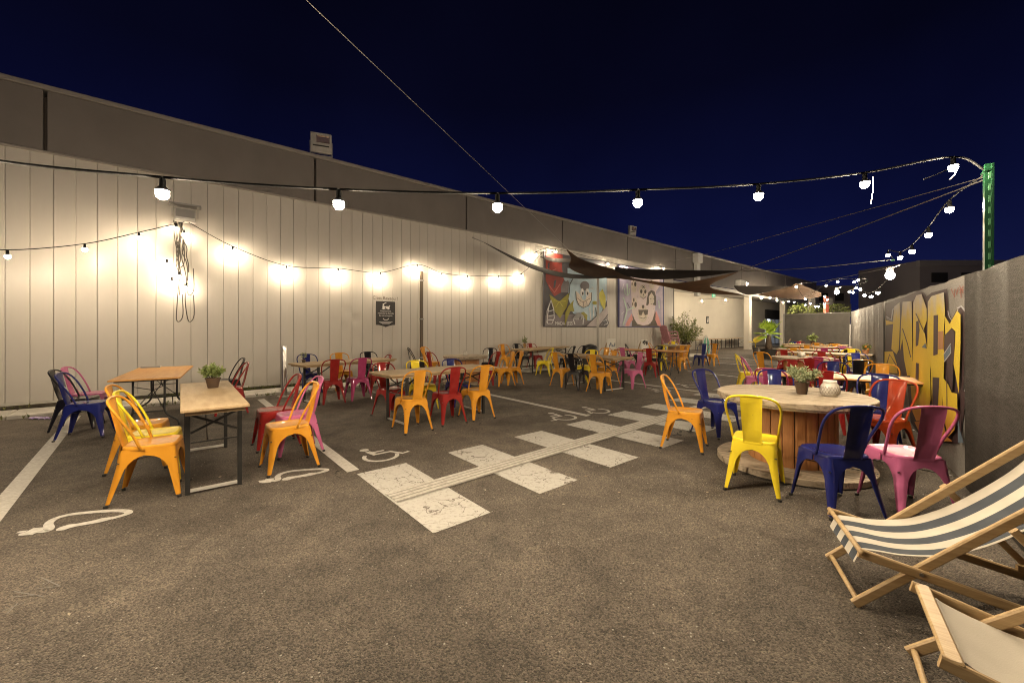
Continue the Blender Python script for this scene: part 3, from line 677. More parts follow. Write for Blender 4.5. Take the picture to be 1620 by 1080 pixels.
sh1 = [(mMid, [(130, 800), (800, 780), (800, 915), (130, 915)]), (mBlue, [(370, 300), (790, 330), (790, 640), (700, 840), (600, 860), (430, 780), (380, 620)]),
       (mMid, [(310, 420), (390, 400), (380, 560), (300, 560)]), (mRed, [(138, 130), (320, 160), (310, 300), (335, 420), (300, 500), (300, 560), (230, 600), (190, 540), (138, 430)]),
       (mDk, [(225, 440), (250, 420), (240, 500), (220, 520)]), (mDk, [(160, 250), (180, 240), (175, 330), (160, 340)]), (flat('pinkred', (.45, .12, .10)), stroke([(150, 300), (200, 330), (250, 310)], 10)), (flat('pinkred', (.4, .1, .1)), stroke([(170, 480), (230, 560), (290, 470)], 10)),
       (mBlue, ell(355, 400, 28, 40)), (mBlue, ell(400, 420, 25, 40)),
       (mOl, [(175, 580), (280, 655), (395, 555), (360, 720), (330, 760), (290, 835), (215, 740)]), (mYel, stroke([(280, 655), (225, 640)], 6)), (mYel, stroke([(280, 655), (240, 720)], 6)), (mYel, stroke([(280, 655), (320, 710)], 6)), (mYel, stroke([(280, 655), (350, 650)], 6)),
       (mOl, [(335, 925), (345, 770), (380, 700), (435, 640), (425, 690), (440, 760), (395, 760)]), (mOl, [(480, 790), (540, 765), (580, 800), (575, 860), (540, 820)]),
       (flat('hat', (.14, .13, .14)), ell(552, 490, 48, 52)), (mCr, [(455, 545), (480, 560), (540, 640), (600, 560), (625, 560), (620, 640), (590, 700), (530, 720), (480, 690), (455, 620)]),
       (mBk, stroke([(455, 545), (460, 630), (490, 695), (535, 722), (590, 700), (622, 640), (625, 560)], 7)), (mBk, stroke([(470, 620), (530, 665), (610, 620)], 5)), (mBk, stroke([(500, 640), (498, 690)], 4)), (mBk, stroke([(535, 660), (535, 715)], 4)), (mBk, stroke([(570, 650), (575, 700)], 4)),
       (mWh, ell(522, 560, 20, 42)), (mWh, ell(575, 560, 20, 42)), (mBk, ell(527, 570, 8, 18)), (mBk, ell(580, 570, 8, 18)), (mBlue, ell(540, 615, 22, 25)),
       (mBk, stroke([(380, 590), (390, 470), (430, 400)], 8)), (mYel, [(690, 585), (738, 520), (775, 620), (762, 760), (722, 690)]), (mOl, ell(655, 670, 25, 20)), (mWh, stroke([(600, 720), (610, 850)], 12)), (mWh, stroke([(640, 700), (645, 830)], 12)), (mDk, stroke([(660, 720), (680, 830)], 8)),
       (flat('greypink', (.36, .32, .32)), [(560, 918), (700, 790), (790, 700), (795, 790), (700, 918)]), (mBk, stroke([(560, 915), (690, 790)], 6)), (mBk, stroke([(700, 915), (795, 790)], 6)),
       (mDk, ell(770, 880, 34, 36)), (mWh, stroke([(745, 860), (780, 850), (790, 890), (750, 905)], 6))]
for s_ in ([(140, 880), (160, 720), (185, 640)], [(185, 640), (215, 740), (220, 830), (195, 890), (150, 890)], [(160, 760), (215, 745)], [(158, 810), (218, 800)], [(152, 850), (210, 850)], [(185, 640), (140, 760), (145, 890)],
           [(440, 900), (420, 840), (435, 810), (455, 850), (450, 790), (465, 770), (480, 850), (485, 780), (500, 775), (505, 850), (520, 800), (532, 810), (525, 900)], [(600, 520), (640, 520), (620, 500)], [(770, 470), (770, 640)]):
    sh1.append((mWh, stroke(s_, 8)))
wall_shape(px1, sh1, -0.002, mu, 'painted_shape', ((u0 + u1) / 2, z0))
def wall_text(s, px, py, h_, parent, origin, m):
    q = W(px, py); t_ = text_obj('lettering', s, h_, (q.x - origin[0], -0.075, q.z - origin[1]), TR, m, parent, 'LEFT')
wall_text('MADA', 873, 514, 0.19, mu, ((u0 + u1) / 2, z0), mWh)
wall_text('JESS', 892, 514, 0.19, mu, ((u0 + u1) / 2, z0), mWh)
u2, u3 = W(976, 450).x, W(1048, 450).x
mu2 = thing('skull_mural', 'lavender mural panel with skulls in sunglasses and a dark haired woman', 'mural', un((u2 + u3) / 2, WN - 0.09, z0), R(40))
mLav, mFur, mFrame, mSal, mHair, mMint = flat('lavender', (.36, .32, .42), (.27, .25, .33)), flat('fur', (.56, .47, .46), (.50, .42, .43)), flat('frame', (.05, .05, .13)), flat('salmon', (.58, .25, .23)), flat('hair', (.085, .065, .05)), flat('mint', (.42, .52, .46))
MB().cbox((0, 0.03, (z1 - z0) / 2), (u3 - u2, 0.05, z1 - z0), 0.006).build('panel', mFrame, mu2)
px2 = lambda x, y: (970 + x / 11.37, 430 + y / 11.37)
sh2 = [(mLav, [(85, -130), (865, 60), (865, 975), (85, 980)]), (flat('lav2', (.44, .38, .46)), [(730, 420), (850, 300), (865, 960), (840, 960), (830, 470)]),
       (mHair, [(320, 760), (400, 930), (520, 965), (640, 930), (720, 690), (790, 975), (300, 978)]), (mFur, [(290, 60), (560, 60), (800, 130), (810, 250), (735, 360), (720, 620), (712, 740), (670, 880), (600, 950), (500, 962), (400, 935), (350, 850), (310, 740), (300, 560), (285, 300)]),
       (mSal, [(300, 750), (325, 860), (290, 900), (255, 972), (185, 972), (215, 890), (260, 820)]), (mSal, [(735, 690), (770, 770), (800, 850), (830, 972), (770, 970), (725, 860)]),
       (mHair, [(575, 480), (600, 370), (650, 332), (710, 350), (738, 450), (738, 605), (700, 600), (612, 560), (595, 602), (560, 602)]), (mCr, [(655, 375), (700, 440), (705, 540), (665, 605), (612, 560), (605, 450)]),
       (mCr, ell(498, 350, 72, 120)), (mCr, ell(500, 760, 88, 150)), (mCr, ell(340, 270, 50, 110)), (mCr, ell(345, 570, 50, 110)), (mCr, ell(660, 230, 48, 80))]
for (x, y, rx, ry) in [(330, 140, 13, 30), (360, 225, 20, 42), (303, 220, 9, 32), (468, 355, 22, 36), (540, 360, 20, 36), (333, 510, 13, 36), (365, 590, 23, 48), (312, 580, 9, 32), (498, 628, 23, 34), (645, 180, 14, 22), (504, 415, 7, 18)]: sh2.append((mHair, ell(x, y, rx, ry)))
sh2 += [(mHair, [(412, 683), (588, 683), (580, 770), (530, 782), (498, 705), (470, 782), (425, 776)]), (mBk, stroke([(485, 250), (525, 300)], 9)), (mBk, stroke([(520, 250), (485, 300)], 9)), (mBk, stroke([(445, 440), (500, 490), (555, 440)], 8)), (mBk, stroke([(440, 820), (500, 840), (555, 805)], 9)),
        (mBk, stroke([(618, 485), (645, 485)], 7)), (mBk, stroke([(672, 485), (700, 485)], 7)), (mBk, stroke([(630, 575), (660, 582)], 6)),
        (mMint, stroke([(140, 460), (205, 695), (135, 960)], 24)), (mMint, stroke([(205, 690), (330, 640)], 22)), (mMint, stroke([(205, 215), (215, 430)], 26)), (mMint, stroke([(155, 300), (170, 400), (215, 430), (245, 390), (245, 300)], 16)), (mMint, stroke([(775, 520), (785, 660)], 18)), (mWh, stroke([(110, 330), (150, 210)], 8)), (mWh, stroke([(100, 770), (150, 710)], 8)), (mWh, stroke([(190, 110), (215, 140)], 12)), (mBk, stroke([(205, 560), (250, 650)], 9))]
rr = random.Random(3)
for _ in range(70):
    x, y = rr.uniform(300, 700), rr.uniform(80, 930); a = rr.uniform(0, 3.1); l = rr.uniform(6, 13)
    sh2.append((mHair, stroke([(x, y), (x + l * math.cos(a), y + l * math.sin(a))], 4)))
wall_shape(px2, sh2, -0.002, mu2, 'painted_shape', ((u2 + u3) / 2, z0))
for p_ in list(mu2.children)[2 + 36:]: pass

# little signs in the recess
q = W(1119, 511, WN + RN); t = thing('wall_sign', 'small black sign with white hand symbol on the recessed cream wall', 'sign', un(q.x, WN + RN - 0.02, q.z), R(40))
MB().box((0, 0, 0.22), (0.36, 0.03, 0.5)).build('board', M_SIGN, t)
MB().poly([(-.08, -.018, .05), (.06, -.018, .05), (.1, -.018, .2), (.08, -.018, .38), (-.02, -.018, .4), (-.04, -.018, .25), (-.1, -.018, .2)]).build('symbol', M_WHITE, t)
q = W(1129, 470, WN + 1.2); t = thing('exit_sign', 'green emergency exit sign with white running figure under the canopy', 'sign', un(q.x, WN + 1.2, q.z), R(40))
MB().box((0, 0, 0.1), (0.42, 0.05, 0.22)).build('panel', pmat('exit_green', (0.03, 0.30, 0.16), rough=0.5, emit=(0.2, 0.8, 0.5), es=0.25), t)
b = MB(); b.box((-.06, -.027, .13), (.05, .004, .05)); b.beam((-.06, -.027, .1), (.0, -.027, .04), .004, .04); b.beam((-.02, -.027, .11), (.05, -.027, .12), .004, .025); b.beam((.08, -.027, .03), (.08, -.027, .18), .004, .07)
b.build('running_figure', M_WHITE, t)

# ------------------------------------------------------------------ pavement
pv = thing('pavement', None, None, N * 0, R(40)); pv['kind'] = 'structure'
slab = MB().cbox((0, 0, 0), (1.985, 0.56, 0.12), 0.01).mesh('paving_slab', M_CONC)
kerb = MB().cbox((0, 0, 0), (0.99, 0.13, 0.115), 0.014).mesh('kerb_stone', M_CONC)
for i in range(15): link('paving_slab', slab, pv, (-7 + 2 * i, 10.325, 0.005 + random.uniform(-.003, .003)))
for i in range(29): link('kerb_stone', kerb, pv, (-7.5 + i, 9.965, 0.004 + random.uniform(-.004, .004)), random.uniform(-.006, .006))
mb = MB()
rr = random.Random(5)
for _ in range(420):
    u_ = rr.uniform(-4, 12); n_ = rr.choice([10.57, 10.56, 9.88]) + rr.uniform(-.03, .02)
    if rr.random() < 0.5: u_ = rr.choice([-0.2, 0.1, 1.2, 1.5, 2.6, 3.2, 3.6, 0.4, -1.2, 5.9]) + rr.gauss(0, .13)
    base = un(u_, n_, 0.065 if n_ > 10 else 0.0); hh = rr.uniform(.04, .13)
    for k in range(4):
        a = rr.uniform(0, 6.28); l = rr.uniform(.02, .06)
        tip = base + Vector((l * math.cos(a), l * math.sin(a), hh * rr.uniform(.5, 1))); sd = Vector((-math.sin(a), math.cos(a), 0)) * rr.uniform(.004, .012)
        mid = (base + tip) / 2 + Vector((0, 0, .01))
        mb.add([base, mid + sd, tip, mid - sd], [(0, 1, 2, 3)])
tag(mb.build('weeds', M_WEED), kind='stuff')
g_ = G(66, 662.5); mb = MB(); rr = random.Random(2)
for j in range(6):
    for i in range(12): mb.v.append((g_.x - .18 + .033 * i + rr.uniform(-.012, .012), g_.y - .06 + .022 * j + rr.uniform(-.01, .01), .006 + rr.uniform(0, .03)))
for j in range(5):
    for i in range(11): mb.f.append((j * 12 + i, j * 12 + i + 1, j * 12 + i + 13, j * 12 + i + 12))
tag(mb.build('litter_wrapper', M_PURPLE), 'crumpled purple and white wrapper on the asphalt by the kerb', 'litter')

# bollard
g_ = G(449, 627)
t = thing('bollard', 'chrome steel bollard on a round base plate beside the kerb', 'bollard', g_)
MB().lathe([(0.058, 0.01), (0.058, 1.03), (0.052, 1.06), (0.0, 1.065)], 20, caps=False).build('pole', M_STEEL, t, auto=40)
MB().lathe([(0.13, 0.0), (0.13, 0.012), (0.12, 0.018)], 24).build('base_plate', M_STEEL, t, auto=30)

# ------------------------------------------------------------------ chairs
def rounded(hx0, hx1, y0, y1, n=32, ex=5.0):
    pts = []; cy_ = (y0 + y1) / 2; hy = (y1 - y0) / 2
    for k in range(n):
        a = 2 * math.pi * (k + .5) / n; ca, sa = math.cos(a), math.sin(a)
        r = (abs(ca) ** ex + abs(sa) ** ex) ** (-1 / ex); y = cy_ + hy * sa * r
        hx = hx0 + (hx1 - hx0) * (y - y0) / (y1 - y0); pts.append((hx * ca * r, y))
    return pts
def chair_meshes():
    M = {}
    n = 32; mb = MB(); out = rounded(0.165, 0.182, -0.178, 0.182, n)
    rings = [(1.0, 0.418), (1.012, 0.428), (1.005, 0.446), (0.965, 0.4535), (0.86, 0.4535), (0.80, 0.449), (0.4, 0.447)]
    for s, z in rings: mb.v += [(x * s, y * s, z) for x, y in out]
    for k in range(len(rings) - 1):
        for i in range(n):
            j = (i + 1) % n; mb.f.append((k * n + i, k * n + j, (k + 1) * n + j, (k + 1) * n + i))
    mb.f.append(tuple(range((len(rings) - 1) * n, len(rings) * n)))
    M['seat'] = mb.mesh('seat', PAINT['orange'], True)
    path = catmull([(0.172, -0.045, 0.43), (0.186, -0.095, 0.56), (0.205, -0.155, 0.68), (0.202, -0.205, 0.765), (0.165, -0.245, 0.822), (0.085, -0.264, 0.845), (0, -0.268, 0.850), (-0.085, -0.264, 0.845), (-0.165, -0.245, 0.822), (-0.202, -0.205, 0.765), (-0.205, -0.155, 0.68), (-0.186, -0.095, 0.56), (-0.172, -0.045, 0.43)], 4)
    M['back_frame'] = MB().tube(path, 0.0105, 8).mesh('back_frame', PAINT['orange'], True)
    mb = MB(); cols = [-.5, -.44, -.27, -.22, .22, .27, .44, .5]; rows = [0, .06, .28, .32, .84, .88, .97, 1.0]
    for side in (1, -1):
        for v in rows:
            w_ = 0.138 + 0.030 * v; z = 0.425 + 0.42 * v; yb = -0.172 - 0.094 * (v ** 0.9) - 0.006 * math.sin(v * math.pi)
            for c in cols:
                y = yb + (0.0015 if side > 0 else -0.0015)
                if abs(c) <= .23 and .3 < v < .86: y += 0.006
                if abs(c) > .45: y -= 0.006
                mb.v.append((c * w_, y, z))
    nc, nr = len(cols), len(rows)
    for s in range(2):
        o = s * nc * nr
        for r_ in range(nr - 1):
            for c in range(nc - 1):
                q = (o + r_ * nc + c, o + r_ * nc + c + 1, o + (r_ + 1) * nc + c + 1, o + (r_ + 1) * nc + c)
                mb.f.append(q[::-1] if s == 0 else q)
    M['backrest'] = mb.mesh('backrest', PAINT['orange'], True)
    M['backrest'].set_sharp_from_angle(angle=R(35)) if hasattr(M['backrest'], 'set_sharp_from_angle') else None
    for nm, sx_, sy_ in (('fl', -1, 1), ('fr', 1, 1), ('rl', -1, -1), ('rr', 1, -1)):
        mb = MB(); top = (0.178 if sy_ > 0 else 0.163, 0.176 * sy_); foot = (0.212, 0.222 if sy_ > 0 else -0.258)
        zs = [0.432, 0.40, 0.378, 0.365, 0.345, 0.315, 0.275, 0.24, 0.16, 0.08, 0.025]
        cols_ = 9
        for z in zs:
            f = 1 - z / 0.432; cx_ = sx_ * (top[0] + (foot[0] - top[0]) * f); cy_ = top[1] + (foot[1] - top[1]) * f
            def wid(half):
                if z >= 0.378: return half
                if z >= 0.24:
                    A = half - 0.056; return half - A * math.sqrt(max(0, 1 - ((z - 0.24) / 0.138) ** 2))
                return 0.026 + 0.030 * (z / 0.24)
            wx, wy = wid(abs(cx_)), wid(abs(cy_) * (0.92 if sy_ < 0 else 1.08))
            bx, by = -sx_, -sy_; cr = min(0.030, wx * .6, wy * .6); g = 0.006 if 0.05 < z < 0.36 else 0.0
            P = [(cx_ + bx * wx + 0, cy_ + by * 0.010), (cx_ + bx * wx, cy_), (cx_ + bx * (cr * 1.25), cy_), (cx_ + bx * cr * .75, cy_ + by * (cr * .10)), (cx_ + bx * (cr * .29 + g), cy_ + by * (cr * .29 + g)), (cx_ + bx * cr * .10, cy_ + by * cr * .75), (cx_, cy_ + by * cr * 1.25), (cx_, cy_ + by * wy), (cx_ + bx * 0.010, cy_ + by * wy)]
            mb.v += [(p[0], p[1], z) for p in P]
        for r_ in range(len(zs) - 1):
            for c in range(cols_ - 1):
                q = (r_ * cols_ + c, r_ * cols_ + c + 1, (r_ + 1) * cols_ + c + 1, (r_ + 1) * cols_ + c)
                mb.f.append(q if sx_ * sy_ < 0 else q[::-1])
        me = mb.mesh('leg', PAINT['orange'], True)
        try: me.set_sharp_from_angle(angle=R(50))
        except Exception: pass
        M[nm] = me
        M[nm + 'f'] = MB().lathe([(0.015, 0.0), (0.0165, 0.018)], 8, (sx_ * 0.203, 0.213 if sy_ > 0 else -0.247, 0)).mesh('foot_cap', M_RUBBER)
    M['brace'] = MB().beam((-.18, .19, .33), (.18, -.195, .33), .012, .004).beam((.18, .19, .335), (-.18, -.195, .335), .012, .004).mesh('brace', M_BLACK)
    return M
CM = chair_meshes()
CHAIRS = 0
def chair(color, x, y, heading, label, group, z=0.0, feet=False, s=1.0):
    global CHAIRS
    CHAIRS += 1
    rz = -R(heading)
    t = thing('metal_chair', label, 'chair', (x, y, z), rz, group)
    t.scale = (s, s, s)
    m = PAINT[color]
    for nm in ('seat', 'back_frame', 'backrest'):
        o = link(nm, CM[nm], t); setmat(o, m)
    for nm in ('fl', 'fr', 'rl', 'rr'):
        o = link('leg', CM[nm], t); setmat(o, m)
        if feet: link('foot_cap', CM[nm + 'f'], o)
    link('brace', CM['brace'], t)
    return t

# ------------------------------------------------------------------ tables
def beer_table(c, ang, L, Wd, label, group=None, top=M_PLY, h=0.77):
    """long axis along local x"""
    t = thing('trestle_table', label, 'table', (c[0], c[1], 0), ang, group)
    MB().cbox((0, 0, h - 0.014), (L, Wd, 0.028), 0.006).build('tabletop', top, t)
    MB().box((0, 0, h - 0.043), (L - 0.08, Wd - 0.06, 0.028)).build('batten', top, t)
    hw = Wd / 2 - 0.05
    for sx_ in (-1, 1):
        x = sx_ * (L / 2 - 0.28)
        for sy_ in (-1, 1):
            MB().box((x, sy_ * hw, (h - 0.06) / 2), (0.035, 0.035, h - 0.06)).build('leg', M_BLACK, t)
        MB().box((x, 0, 0.03), (0.03, 2 * hw - .036, 0.022)).build('foot_bar', M_LGREY, t)
        b = MB(); b.beam((x, -hw + .02, 0.44), (x, hw - .02, 0.44), 0.012, 0.012)
        b.beam((x - .012, -hw + .02, 0.52), (x - .012, hw - .02, 0.68), 0.006, 0.02); b.beam((x + .012, hw - .02, 0.52), (x + .012, -hw + .02, 0.68), 0.006, 0.02)
        b.build('cross_brace', M_BLACK, t)
        MB().beam((x - sx_ * .03, 0.05, 0.45), (x - sx_ * 0.45, 0.05, h - 0.06), 0.008, 0.022).build('diagonal_stay', M_BLACK, t)
    return t
def folding_table(c, ang, L, Wd, label, group=None, h=0.74):
    t = thing('folding_table', label, 'table', (c[0], c[1], 0), ang, group)
    MB().cbox((0, 0, h - 0.012), (L, Wd, 0.024), 0.005).build('tabletop', M_ORWOOD, t)
    MB().box((0, 0, h - 0.034), (L - 0.12, Wd - 0.1, 0.02)).build('under_frame', M_BLACK, t)
    for sx_ in (-1, 1):
        x = sx_ * (L / 2 - 0.30)
        for sy_ in (-1, 1):
            y = sy_ * 0.17
            MB().tube(catmull([(x, y, h - 0.04), (x, y, 0.45), (x, y, 0.26), (x, y + sy_ * .04, 0.17), (x, y + sy_ * .14, 0.09), (x, y + sy_ * .165, 0.012)], 4), 0.014, 8).build('leg', M_BLACK, t, smooth=True)
        b = MB(); b.beam((x, -.16, 0.24), (x, .16, 0.24), .025, .02); b.beam((x, -.16, 0.46), (x, .16, 0.46), .012, .012)
        b.build('crossbar', M_BLACK, t)
        b = MB(); xm = x - sx_ * 0.38
        b.tube([(x, -.16, 0.27), (xm, 0, 0.50)], .007, 5).tube([(x, .16, 0.27), (xm, 0, 0.50)], .007, 5).tube([(xm, 0, .50), (xm, 0, h - .045)], .009, 5).tube([(x, -.16, .6), (xm, 0, .5)], .006, 5).tube([(x, .16, .6), (xm, 0, .5)], .006, 5)
        b.build('folding_stay', M_BLACK, t)
        MB().box((xm, 0, h - .07), (.05, .07, .05)).build('lock', M_GREY, t)
    return t
def spool(c, r, h, label, rd=None, rot=0.4, group=None):
    rd = rd or r * 0.56
    t = thing('cable_spool_table', label, 'table', (c[0], c[1], 0), rot, group)
    nb = 10
    for lev, zb, th in (('top_board', h - 0.05, 0.05), ('base_board', 0.012, 0.055)):
        bw = 2 * r / nb
        for k in range(nb):
            y0 = -r + k * bw + 0.003; y1 = y0 + bw - 0.006; up = []; dn = []
            m = 6
            for i in range(m + 1):
                y = y0 + (y1 - y0) * i / m; hx = math.sqrt(max(r * r - y * y, 0.0004)); up.append((hx, y)); dn.append((-hx, y))
            ol = up + dn[::-1]; nn = len(ol); dz = random.uniform(-.0025, .0025); b = MB(); q = 0.006
            sc_ = [((x * (1 - q / r)), y + (0.004 if y < (y0 + y1) / 2 else -0.004) * (1 if abs(y - y0) < 1e-6 or abs(y - y1) < 1e-6 else 0)) for x, y in ol]
            b.v = [(x, y, zb + dz) for x, y in ol] + [(x, y, zb + th - q + dz) for x, y in ol] + [(x, y, zb + th + dz) for x, y in sc_]
            b.f = [tuple(reversed(range(nn))), tuple(range(2 * nn, 3 * nn))]
            for a in range(2):
                for i in range(nn): b.f.append((a * nn + i, a * nn + (i + 1) % nn, (a + 1) * nn + (i + 1) % nn, (a + 1) * nn + i))
            b.build(lev, M_SPOOLTOP, t)
    b = MB().lathe([(r * .97, h - 0.075), (r * .97, h - 0.052)], 40).build('lower_ply', M_SPOOLTOP, t)
    ns = max(14, int(2 * math.pi * rd / 0.10)); da = 2 * math.pi / ns
    b = MB(); g = 0.035
    for rr_, aa in ((rd, -.5 + g), (rd * 1.012, -.3), (rd * 1.012, .3), (rd, .5 - g), (rd - .03, .5 - g), (rd - .03, -.5 + g)):
        for z in (0.068, h - 0.076): b.v.append((rr_ * math.cos(aa * da), rr_ * math.sin(aa * da), z))
    for i in range(6):
        j = (i + 1) % 6; b.f.append((2 * i, 2 * j, 2 * j + 1, 2 * i + 1))
    sm = b.mesh('stave', M_SPOOLSTAVE)
    for k in range(ns): link('stave', sm, t, (0, 0, 0), k * da + random.uniform(-.01, .01))
    MB().lathe([(rd - .035, .07), (rd - .035, h - .08)], 24).build('inner_drum', M_DARK, t)
    return t

# ------------------------------------------------------------------ plants and small things on tables
def leaf(mb, p, d, up, L, wd):
    sd = d.cross(up); sd = sd.normalized() if sd.length > 1e-6 else Vector((1, 0, 0))
    m = p + d * L * .5
    mb.add([p, m + sd * wd / 2 + up * wd * .15, p + d * L, m - sd * wd / 2 + up * wd * .15, m - up * wd * .1], [(0, 4, 1), (1, 4, 2), (2, 4, 3), (3, 4, 0)])
def rvec(r): 
    v = Vector((r.gauss(0, 1), r.gauss(0, 1), r.gauss(0, 1))); return v.normalized()
def potted(loc, label, m=M_HERB, pr=0.05, ph=0.085, fr=0.11, fh=0.12, nl=260, ll=0.035, lw=0.014, seed=1, potm=M_POT, ball=False, fruit=False, stems=True):
    r = random.Random(seed)
    t = thing('potted_plant', label, 'plant', loc)
    MB().lathe([(pr * .72, 0.0), (pr, ph * .86), (pr * 1.08, ph * .86), (pr * 1.1, ph), (pr * .95, ph), (pr * .9, ph * .9), (0.001, ph * .9)], 16, caps=True).build('pot', potm, t, auto=30)
    mb = MB()
    if ball:
        MB().tube([(0, 0, ph * .9), (0, 0, ph + fh * .6)], 0.006, 5).build('stem', M_BARK, t)
        c = Vector((0, 0, ph + fh * .6 + fr))
        for _ in range(nl):
            d = rvec(r); leaf(mb, c + d * fr * r.uniform(.6, .98), (d + rvec(r) * .6).normalized(), rvec(r), ll, lw)
    else:
        st = MB()
        for k in range(26):
            a = r.uniform(0, 6.28); rad = fr * math.sqrt(r.random()); hh = fh * r.uniform(.6, 1.1) * (1.15 - .5 * rad / fr)
            b0 = Vector((.3 * pr * math.cos(a), .3 * pr * math.sin(a), ph * .9)); tip = Vector((rad * math.cos(a), rad * math.sin(a), ph + hh))
            st.tube([b0, (b0 + tip) / 2 + Vector((0, 0, .015)), tip], 0.0016, 3)
            for _ in range(nl // 26):
                s_ = r.uniform(.35, 1.0); p = b0.lerp(tip, s_); d = ((tip - b0).normalized() * .5 + rvec(r)).normalized()
                leaf(mb, p, d, rvec(r), ll * r.uniform(.7, 1.2), lw)
        st.build('stems', M_BARK if m is not M_HERB2 else M_HERB2, t)
    mb.build('foliage', m, t)
    if fruit:
        for (x, y, z) in ((-.03, -.04, .08), (.02, -.045, .02), (.05, 0, .1)):
            MB().lathe([(.002, -.03), (.02, -.022), (.03, 0), (.02, .022), (.002, .03)], 8, (x, y, ph + z)).build('fruit', M_ORANGEFRUIT, t, smooth=True)
    return t
def candle_jar(loc, label, r=0.065, h=0.13, lace=True):
    t = thing('candle_jar', label, 'candle holder', loc)
    prof = [(r * .75, 0.0), (r * .98, h * .12), (r * 1.05, h * .4), (r * .95, h * .68), (r * .72, h * .84), (r * .72, h), (r * .66, h), (r * .66, h * .84), (0.001, h * .5)]
    MB().lathe(prof, 20).build('jar', M_GLASS, t, smooth=True)
    MB().lathe([(r * .74, h * .85), (r * .76, h * .9), (r * .74, h * .95)], 20, caps=False).build('rim', M_GLASS, t)
    if lace:
        b = MB()
        for k in range(20):
            for dr in (1, -1):
                pts = []
                for i in range(7):
                    f = i / 6; z = h * (.14 + .5 * f); a = 2 * math.pi * (k + dr * 1.6 * f) / 20
                    rr_ = r * (1.0 + .06 * math.sin(math.pi * min(1, f * 1.1))) + .0012
                    pts.append((rr_ * math.cos(a), rr_ * math.sin(a), z))
                b.tube(pts, .0014, 3)
        b.build('lattice', M_LACE, t)
    return t

# ---- left folding table
p0, p1 = G(170, 602, .74), G(285, 596, .74); d_ = (p1 - p0).normalized(); sd_ = Vector((-d_.y, d_.x, 0))
c_ = (p0 + p1) / 2 + sd_ * 1.08
folding_table(c_, math.atan2(sd_.y, sd_.x), 2.15, 0.75, 'empty orange topped folding table standing alone by the cream wall')
q = c_ + sd_ * 0.98 - d_ * 0.20; t = thing('tray', 'small pale tray lying on far corner of the empty orange table', 'tray', (q.x, q.y, .741), R(35))
MB().cbox((0, 0, 0.012), (0.26, 0.14, 0.022), 0.004).build('plate', M_PAPER, t)
MB().box((0, -0.072, 0.014), (0.26, 0.006, 0.03)).build('rim', M_GREY, t)

# ---- front left beer table
a = [G(288.5, 651, .77), G(391, 637, .77), G(361, 602, .77), G(286, 606, .77)]
c_ = sum(a, Vector()) / 4; ax = ((a[2] + a[3]) / 2 - (a[0] + a[1]) / 2); ax.z = 0
beer_table(c_, math.atan2(ax.y, ax.x), ax.length, 0.47, 'pale worn trestle table at front left with a potted herb on it')
q = G(337, 613, .77); potted(q, 'bushy green herb in a brown pot on the front left trestle table', pr=.068, ph=.11, fr=.125, fh=.145, nl=620, ll=.042, lw=.022, seed=4)

GL = 'chairs at the front left trestle table'
chair('orange', -3.10, 3.50, 61, 'nearest orange chair left of the front left trestle table, seen from its side', GL, feet=True)
chair('yellow', -3.37, 3.82, 59, 'yellow chair between two orange chairs left of the front left trestle table', GL, feet=True)
chair('orange', -3.82, 4.20, 60, 'orange chair behind the yellow one at the front left trestle table', GL, feet=True)
chair('navy', -5.62, 5.36, 62, 'navy chair standing on the end of the white parking line at far left', 'chairs at the far left by the wall', feet=True)
chair('black', -6.12, 5.72, 60, 'black chair just behind the navy one at far left, back against a pink one', 'chairs at the far left by the wall')
chair('pink', -6.42, 6.15, 62, 'pink chair half hidden behind the black and navy chairs at far left', 'chairs at the far left by the wall')
chair('orange', -2.30, 4.15, 228, 'orange chair right of the front left trestle table, nearest of its row of three', GL, feet=True)
chair('pink', -2.50, 4.68, 229, 'pink chair between orange and dark red chairs right of the front left trestle table', GL, feet=True)
chair('red', -2.88, 4.92, 230, 'dark red chair farthest of three right of the front left trestle table', GL, feet=True)
chair('black', -5.45, 7.75, 225, 'black chair by the kerb behind the far end of the front left trestle table', 'chairs by the kerb')
chair('red', -4.70, 6.72, 228, 'dark red chair under the far end of the front left trestle table', 'chairs by the kerb')

# ---- table with topiary near the wall
A_, B_, C_ = G(464.6, 572, .77), G(481.5, 577.3, .77), G(628, 567.2, .77)
ax = (C_ - B_); ax.z = 0; c_ = (B_ + C_) / 2 + Vector((-ax.y, ax.x, 0)).normalized() * 0.33
beer_table(c_, math.atan2(ax.y, ax.x), ax.length, 0.66, 'trestle table near the wall with a tiny ball topiary at its left end')
q = G(480.5, 573.5, .77); potted(q, 'tiny ball topiary in a brown pot on left end of the wall side trestle table', m=M_HERB2, pr=.035, ph=.055, fr=.05, fh=.06, nl=160, ll=.022, lw=.014, seed=6, ball=True)
GT = 'chairs at the topiary table'
chair('navy', -4.45, 8.90, 138, 'navy chair behind the tiny topiary at the wall side trestle table', GT)
chair('orange', -3.92, 9.35, 140, 'orange chair between navy and black chairs on wall side of the topiary table', GT)
chair('black', -3.40, 9.80, 140, 'black chair at right on the wall side of the topiary table', GT)
chair('red', -2.92, 8.80, 236, 'dark red chair at the right end of the topiary table', GT)
chair('red', -3.45, 7.72, -38, 'dark red chair with back to us at the topiary table, left of the magenta one', GT)
chair('magenta', -3.08, 8.08, -40, 'magenta chair with back to us at the topiary table', GT)

